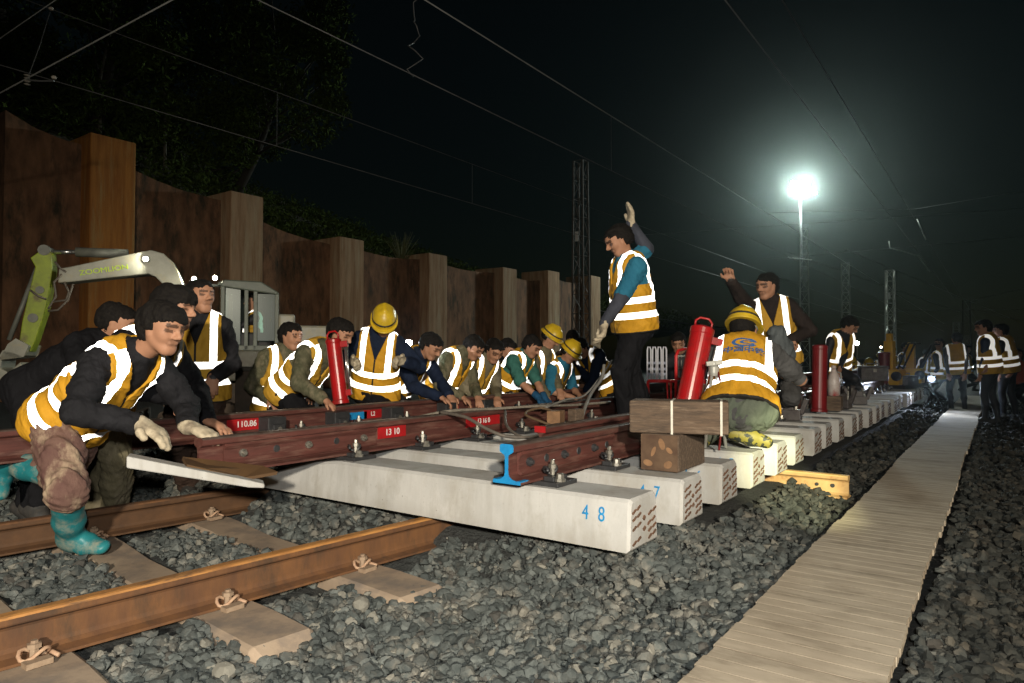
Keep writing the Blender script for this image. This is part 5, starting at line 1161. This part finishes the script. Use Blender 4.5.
# operator in the cab
sx = xr+.36
pl_ = np.array(erM @ Vector((sx, .30, cz0+.02))); nk_ = np.array(erM @ Vector((sx-.03, .30, cz0+.50)))
fxw = np.array(EX); syw = np.array(EY)
person('operator sitting inside the excavator cab, one reflective strip glinting', pl_, nk_, fxw*.9+syw*.4, fxw, (np.array(erM @ Vector((sx+.45, .5, cz0+.22))), np.array(erM @ Vector((sx+.45, .1, cz0+.22)))),
       ((*np.array(erM @ Vector((sx+.62, .42, cz0-.30))), fxw), (*np.array(erM @ Vector((sx+.62, .2, cz0-.30))), fxw)), h=.016, seed=5, vest=VEST_Y, jacket=C_BLACK, trousers=C_BLACK, simple=True, boots=SHOE, knee=(fxw+np.array([0, 0, 1.]), fxw+np.array([0, 0, 1.])))
C_ORED = (cloth('red_orange_cloth', (.45, .07, .02)), (.45, .07, .02))
row = [
 ('crouching worker with dark fringe behind the steel box, white straps on his shoulders', (279, 405, 6.25), (285, 359, 6.2), (.85, -.1, .5), (.55, -.1, .8), (312, 392, 6.0), (270, 400, 6.0), (291, 337, 6.15), C_CAMO, 'hair', VEST_Y, None, 1.0),
 ('short haired worker in camouflage sleeves leaning right behind the upright red jack', (292, 388, 5.95), (326, 345, 5.75), (.85, -.42, .35), (.6, -.7, .3), (340, 398, 5.8), (325, 400, 5.45), (343, 332, 5.7), C_CAMO, 'hair', VEST_Y, None, 1.0),
 ('worker in yellow helmet standing with bowed head and hands drawn in', (374, 386, 6.3), (379, 336, 6.15), (.12, -.72, .65), (.08, -.1, .95), (402, 361, 6.0), (354, 362, 6.0), (384, 322, 6.05), C_NAVY, 'yellow_helmet', VEST, GLOVE, 1.0),
 ('worker in navy sleeves stooping just right of the bright lamp', (392, 390, 6.8), (415, 359, 6.6), (.75, -.5, .4), (.7, -.6, .3), (450, 396, 6.6), (440, 397, 6.35), (431, 347, 6.5), C_NAVY, 'hair', VEST, None, 1.0),
 ('stooping worker in camouflage jacket, second past the bright lamp', (440, 392, 7.2), (457, 361, 7.05), (.7, -.55, .5), (.55, -.7, .4), (478, 397, 6.9), (462, 397, 6.75), (470, 350, 7.0), C_CAMO, 'hair', VEST, None, 1.0),
 ('bareheaded stooping worker looking towards the camera, third past the bright lamp', (465, 394, 7.5), (481, 366, 7.35), (.4, -.5, .8), (.45, -.7, .5), (497, 398, 7.2), (482, 399, 7.05), (491, 354, 7.25), C_OLIVE, 'hair', VEST_Y, None, 1.0),
 ('dark sleeved worker half hidden behind the teal sleeved one', (480, 392, 8.4), (499, 361, 8.2), (.6, -.4, .6), (.6, -.7, .3), (527, 397, 8.1), (515, 398, 7.9), (508, 350, 8.15), C_BLACK, 'hair', VEST_Y, None, 1.0),
 ('worker in short teal sleeves and a blue glove pressing on the rail', (502, 390, 8.0), (522, 359, 7.85), (.7, -.5, .5), (.6, -.7, .35), (545, 399, 7.7), (538, 397, 7.5), (532, 347, 7.75), C_TEAL, 'hair', VEST, C_DKGLOVE, .6),
 ('stooping worker in yellow helmet and olive jacket, higher of the two helmets', (532, 388, 8.5), (543, 353, 8.3), (.7, -.5, .3), (.6, -.6, .4), (562, 399, 8.0), (548, 400, 7.9), (551, 338, 8.25), C_OLIVE, 'yellow_helmet', VEST_Y, None, 1.0),
 ('stooping worker in yellow helmet with pale blue sleeve, lower of the two helmets', (545, 396, 8.6), (560, 367, 8.4), (.7, -.6, .35), (.55, -.75, .3), (580, 396, 8.3), (572, 397, 8.1), (570, 353, 8.3), C_BLUE, 'yellow_helmet', VEST_Y, None, .6),
 ('black haired worker bowed low with arched white straps, beside the pointing worker', (604, 384, 9.0), (586, 352, 8.85), (-.35, -.75, .5), (-.4, -.6, .6), (585, 394, 8.6), (598, 395, 8.6), (581, 349, 8.7), C_NAVY, 'hair', VEST, None, 1.0),
 ('bareheaded worker whose face shows above the lower yellow helmet', (570, 386, 9.7), (572, 352, 9.6), (.2, -.4, .8), (.2, -.2, .9), (582, 385, 9.4), (562, 385, 9.4), (573, 340, 9.5), C_BROWN, 'hair', VEST_Y, None, 1.0),
]
for i, (lab, pe, ne, fa, cf, hl, hr_, he, jk, hat, vs, gl, sl) in enumerate(row):
    k1 = S3(.7, .2, .5)
    person(lab, at(*pe), at(*ne), S3(*fa), S3(*cf), (at(*hl), at(*hr_)), (ft(pe[0]-4, pe[2]+.12, -.02), ft(pe[0]+6, pe[2]-.1, -.02)), head=at(*he), h=.0105, seed=20+i, vest=vs, jacket=jk, jacket_sleeve=sl,
           trousers=C_BLACK if i % 3 else C_CHAR, hat=hat, boots=SHOE, gloves=(gl, gl), knee=(k1, k1), group='workers crouching along the far rail')
# the pointing man on the panel
rt, inf = person('man in blue T-shirt and vest standing on the sleepers with one gloved hand raised', at(634, 320, 5.75), at(628, 262, 5.72), S3(-.88, -.42, .08), S3(-.9, 0, .2), (at(603, 326, 5.5), at(631, 224, 5.9)),
       (ft(627, 5.7, ZT+.01, S3(-.95, 0, .2)), ft(645, 5.95, ZT+.01, S3(-.8, 0, .5))), head=at(619, 241, 5.68), h=.006, seed=50, vest=VEST, jacket=C_BLUE, jacket_sleeve=.6, trousers=C_BLACK, boots=SHOE, gloves=(GLOVE, GLOVE),
       hand_dir=(S3(-.15, -1, .1), S3(.0, 1, .1)), curl=(.5, .25), elbow=(S3(.25, -.1, .4), S3(.7, -.6, .0)), fat=1.08)
for sh, el, wr in inf['arms']:
    q = [Prim(sh*.25+el*.75, el, .05, .048, 1, k=.02), Prim(el, wr, .048, .034, 2, k=.02)]; mesh_from(q, .008, 'arm_sleeve', C_SLEEVE[0], rt, off=.006, seed=3, amp=.004, wl=.08)
# squatting man seen from the back
rr, ri = person('worker in yellow helmet squatting with his back turned, blue emblem on his vest', at(740, 405, 4.35), at(744, 350, 4.66), S3(.5, -.35, -.75), S3(.30, -.2, -.92), (at(716, 395, 4.85), at(766, 364, 4.85)),
       ((*at(705, 436, 4.5), S3(.2, 0, -.9)), (*at(738, 431, 4.36), S3(.85, -.22, .2))), head=at(744, 331, 4.80), h=.0075, seed=51, vest=VEST, jacket=C_GREY, jacket_sleeve=.5, trousers=C_GREEN, boots=SHOE_Y, hat='yellow_helmet',
       elbow=(S3(-1, -.5, 0), S3(1, -.7, .2)), knee=(S3(.5, .4, -1), S3(.9, 1.0, -.6)), fat=.92, S=1.05, hem=.06)
from mathutils.bvhtree import BVHTree
vo = [c for c in rr.children if c.name.startswith('vest')][0]
bv = BVHTree.FromPolygons([v.co+rr.location for v in vo.data.vertices], [p.vertices[:] for p in vo.data.polygons])
def conform(o, d):
    d = Vector(d).normalized()
    for v in o.data.vertices:
        w = v.co+rr.location; hit = bv.ray_cast(w-d*.5, d, 1.0)
        if hit[0] is not None: v.co = hit[0]-rr.location-d*.003
bl = M('print_blue', (.03, .10, .28), (.04, .13, .33), 40, .8, 0)
f_, u_, r_v = Vector(ri['f']), Vector(ri['U']), Vector(ri['r'])
def onback(x, h): return Vector(ri['pel'])+u_*h+r_v*x-f_*.2-rr.location
def quadgrid(pts_fn, n, name):
    mb = MB()
    for i in range(n):
        a, b, c, d = pts_fn(i/n, (i+1)/n); mb.add([a, b, c, d], [(0, 1, 2, 3)])
    o = mb.build(name, bl, vo, fix=False); o.parent = vo; conform(o, f_); return o
def ringpart(a0, a1, rx, ry, w, cx=0, cy=.425):
    def fn(t0, t1):
        q = []
        for t, k in ((t0, 0), (t1, 0), (t1, 1), (t0, 1)):
            a = a0+(a1-a0)*t; s = 1-w*k; q.append(onback(cx+rx*s*math.cos(a), cy+ry*(1-w*1.1*k)*math.sin(a)))
        return q
    return fn
quadgrid(ringpart(.25, 2*PI-.35, .082, .040, .30), 30, 'printed_emblem'); quadgrid(ringpart(2.4, 2*PI-.15, .050, .017, .45, .02), 22, 'printed_emblem'); quadgrid(ringpart(.15, 2.8, .045, .012, .5, .02, .432), 18, 'printed_emblem')
for i, ch in enumerate('中国中铁'):
    t = text_mesh(ch, .068, bl, 'printed_lettering', vo, frame(onback(-.099+.066*i, .350), r_v, u_), 0, 1, .0015); conform(t, f_)
# headlamp added to the squatting man's helmet, aimed at the sleeper end but unlit
hl = Vector(ri['C']+ri['hu']*.06+ri['hf']*.135); aim = at_d(775, 468, 4.65)
ax_ = (aim-hl).normalized()
mb = MB(); mb.lathe(hl-rr.location, [(.018, -.03), (.026, -.01), (.026, .012)], 14, ax_); o = mb.build('headlamp', MATS['black'], rr); mb = MB(); mb.lathe(hl-rr.location+ax_*.0125, [(.022, 0), (.018, .003)], 14, ax_); mb.build('lens', MATS['grey_plastic'], o)
# second standing man with raised arm
C_DKBROWN = (cloth('dark_brown_cloth', (.028, .02, .018)), (.028, .02, .018))
rs, si = person('standing worker in dark jacket with raised bare fist, behind the squatting one', at(776, 354, 6.5), at(770, 303, 6.45), S3(-.78, -.1, .5), S3(-.3, 0, .9), (at(790, 340, 6.25), at(730, 279, 6.15)),
       (ft(782, 6.65, ZT+.01), ft(770, 6.4, ZT+.01)), head=at(767, 287, 6.4), h=.0075, seed=52, vest=VEST_Y, jacket=C_DKBROWN, trousers=C_GREY, boots=SHOE, hand_dir=(S3(.2, -.8, .4), S3(-.3, .9, .2)), curl=(.9, 1.1), elbow=(S3(.35, -.9, .3), S3(-.1, -1, .3)), fat=.92)
t = thing('cloth_bundle', 'grey blue cloth bundle held at the hip by the worker with raised fist', 'cloth bundle', at_d(780, 352, 6.05)); z3 = np.zeros(3); a_ = np.array(t.location)
mesh_from([Prim(a_+S3(-.02, .16, 0), a_+S3(0, .0, 0), .07, .10, 0, k=.05), Prim(a_, a_+S3(.03, -.14, 0), .10, .08, 0, k=.05)], .01, 'bundle_cloth', M('slate_bundle', (.10, .115, .12), (.07, .08, .085), 8, .8, .3), t, seed=60, amp=.012, wl=.12)
far = [
 ('small worker in black sleeves bending over the panel beside the tiny warm lamp', (836, 366, 9.6), (841, 339, 9.4), (.5, -.5, .5), (.3, -.7, .6), (836, 380, 9.2), (826, 380, 9.3), (846, 330, 9.35), C_BLACK, 'hair', VEST_Y, ZT, 1.0),
 ('head and shoulders of a worker crouching behind the red hand cart', (682, 392, 8.6), (680, 362, 8.5), (-.3, -.3, .8), (-.2, 0, .9), (672, 385, 8.3), (690, 385, 8.3), (679, 350, 8.45), C_BLACK, 'hair', None, ZT, 1.0),
 ('tall seeming worker standing beside the walkway with his back half turned, hands down', (990, 367.5, 10.3), (987, 337, 10.3), (-.9, -.1, -.2), (-.6, 0, -.6), (979, 380, 10.3), (985, 386, 10.0), (983, 328, 10.25), C_NAVY, 'hair', VEST_Y, -.06, .93),
 ('worker standing close behind the tall seeming one at the picture edge', (1008, 367, 11.4), (1004, 339, 11.4), (-.9, 0, -.4), (-.5, 0, -.7), (1000, 380, 11.4), (1013, 380, 11.2), (1002, 335, 11.4), C_BLACK, 'hair', VEST_Y, -.08, .95),
 ('worker in dark clothes standing on the end of the walkway, one vertical strap bright', (957, 370, 12.5), (955, 349, 12.5), (.1, 0, -.9), (.3, 0, -.8), (949, 382, 12.3), (965, 382, 12.3), (955, 345, 12.5), C_GREY, 'hair', VEST_Y, -.03, .88),
 ('distant worker standing left of the one on the walkway end, by the blue glare', (940, 375, 15), (939, 352, 15), (-.5, 0, .4), (-.4, 0, -.6), (933, 376, 15), (946, 376, 15), (939, 344, 15), C_BLACK, 'hair', VEST_Y, -.03, .98),
 ('distant person in red orange clothing at the picture edge', (1018, 384, 14), (1018, 362, 14), (-.5, 0, .5), (-.5, 0, .6), (1010, 380, 14), (1024, 380, 14), (1018, 354, 14), C_ORED, 'hair', None, -.03, .9),
 ('far worker in yellow helmet crouching just right of the tiny warm lamp', (848, 385, 15), (851, 369, 15), (-.4, -.4, .7), (-.3, -.4, .8), (845, 388, 14.7), (856, 388, 14.7), (851, 363, 14.9), C_CHAR, 'yellow_helmet', VEST_Y, ZT, 1.0),
 ('far worker in yellow helmet crouching beside the maroon jack', (868, 386, 17), (869, 370, 17), (-.3, -.4, .7), (-.3, -.4, .8), (865, 388, 16.7), (874, 388, 16.7), (869, 365, 16.9), C_CHAR, 'yellow_helmet', VEST_Y, ZT, 1.0),
 ('far worker standing among the yellow machines', (905, 372, 19), (905, 354, 19), (.4, -.2, .7), (.3, 0, .8), (900, 372, 18.8), (910, 372, 18.8), (906, 347, 18.9), C_BLACK, 'hair', VEST_Y, 0, 1.0),
 ('far worker stooping past the yellow machines, his straps catching light', (921, 378, 18), (925, 361, 18), (.5, -.5, .5), (.4, -.5, .6), (930, 385, 17.7), (922, 386, 17.7), (928, 354, 17.9), C_BLACK, 'hair', VEST_Y, 0, 1.0),
 ('far worker with yellow helmet seen over the spare rails', (880, 380, 19), (881, 364, 19), (-.2, -.3, .8), (-.2, -.2, .9), (876, 380, 18.7), (887, 380, 18.7), (881, 357, 18.9), C_NAVY, 'yellow_helmet', VEST, ZT, 1.0),
 ('far worker standing beyond the maroon jack facing the wall', (892, 372, 22), (892, 356, 22), (-.8, -.1, .4), (-.7, 0, .5), (887, 374, 22), (897, 374, 22), (892, 350, 22), C_GREY, 'hair', VEST_Y, 0, 1.0),
 ('far worker standing behind the distant pair at the walkway', (966, 372, 20), (966, 355, 20), (.6, -.1, .6), (.5, 0, .8), (961, 373, 20), (971, 373, 20), (967, 349, 20), C_BLACK, 'hair', VEST, 0, .95),
]
for i, (lab, pe, ne, fa, cf, hl_, hr_, he, jk, hat, vs, z, sc) in enumerate(far):
    person(lab, at(*pe), at(*ne), S3(*fa), S3(*cf), (at(*hl_), at(*hr_)), (ft(pe[0]-6, pe[2]+.05, z), ft(pe[0]+7, pe[2]-.05, z)), head=at(*he), h=.014, seed=70+i, vest=vs, jacket=jk, trousers=C_BLACK, hat=hat, boots=SHOE, simple=True, S=sc)
# small bright lamp behind the row
t = thing('hand_lamp', 'bright white lamp flaring between the helmeted worker and the stooping one', 'lamp', at_d(409, 343, 6.9)); tl_ = t.location
mb = MB(); mb.lathe((0, 0, 0), [(.02, -.04), (.035, 0), (.035, .02)], 14, -FH); h_ = mb.build('lamp_body', MATS['black'], t); mb = MB(); mb.lathe(-FH*.021, [(.033, 0), (.028, .004)], 14, -FH); mb.build('lens', emit('hand_lamp_lens', (.85, .92, 1), 250), h_)
mb = MB(); mb.tube([FH*.03, FH*.08-UP*.06, FH*.08-UP*(tl_.z+.06)], .012, 8); mb.build('stand_post', MATS['black'], t)
point('hand_lamp_light', tl_-FH*.08, 14, (.85, .92, 1), .03)
# ------------------------------------------------------------------ light and air
w = bpy.data.worlds.new('World'); SC.world = w; w.use_nodes = True; nt = w.node_tree; bg = nt.nodes['Background']
sky = nn(nt, 'ShaderNodeTexSky'); sky.sky_type = 'NISHITA'; sky.sun_disc = False; sky.sun_elevation = math.radians(4); sky.sun_rotation = math.radians(200)
tint = mixc(nt, 1.0, sky.outputs[0], (.75, 1.0, 1.0), 'MULTIPLY'); nt.links.new(tint, bg.inputs['Color']); bg.inputs['Strength'].default_value = .0016
cb = Vector((0, 0, 0))-FH*7+RV*.9+UP*3.2
lamp_light('work_floodlight', cb, at_d(310, 490, 4.2), 6000, (1, .89, .72), 1.22, 1.0, .18)
lamp_light('photographer_lamp', Vector((0, 0, H))-FH*.25+UP*.28+RV*.05, at_d(500, 380, 8), 330, (1, .97, .9), 1.7, .5, .05)
for p, e_ in zip(exl, (25, 22)): lamp_light('excavator_lamp_light', p+EX*.05, p+EX*6-UP*1.6-FH*2.5, e_, (1, .93, .70), 2.2, .5)
pbw = erM @ pb; lamp_light('boom_lamp_light', pbw+EY*.10, pbw+EY*.3-EX*.0-UP*.2-RV*1.2, 8, (1, .95, .75), 2.6, .4)
lamp_light('floodlight_beam', Vector((fp.x, fp.y, fz+.1))-FH*.5, Vector((-1, 6, 0)), 6500, (.86, 1, .92), 2.6, .5, .6)
lamp_light('bystander_headlamp', Vector((0, 0, 0))-FH*.6+RV*1.3+UP*1.65, at_d(782, 474, 4.6), 3000, (1, 1, .62), .19, .7, .03)
hb = MB(); hb.box((0, 35, 9), (140, 100, 24)); hz_o = hb.build('haze', [], fix=True)
hm_ = bpy.data.materials.new('night_haze'); hm_.use_nodes = True; n_ = hm_.node_tree; n_.nodes.remove(n_.nodes['Principled BSDF']); pv = nn(n_, 'ShaderNodeVolumePrincipled'); pv.inputs['Color'].default_value = (.82, .97, .93, 1); pv.inputs['Density'].default_value = .0004; pv.inputs['Anisotropy'].default_value = .93
n_.links.new(pv.outputs[0], n_.nodes['Material Output'].inputs['Volume']); hz_o.data.materials.append(hm_); hz_o['kind'] = 'stuff'
tag(hz_o, 'thin damp night air glowing around the floodlight', 'haze')
v = SC.view_settings; v.view_transform = 'Standard'; v.look = 'None'; v.exposure = 0; v.gamma = 1
SC.cycles.use_denoising = True; SC.cycles.max_bounces = 6; SC.cycles.diffuse_bounces = 3; SC.cycles.glossy_bounces = 3; SC.cycles.transparent_max_bounces = 12; SC.cycles.volume_bounces = 0
SC.cycles.sample_clamp_indirect = 6; SC.cycles.caustics_reflective = False; SC.cycles.caustics_refractive = False
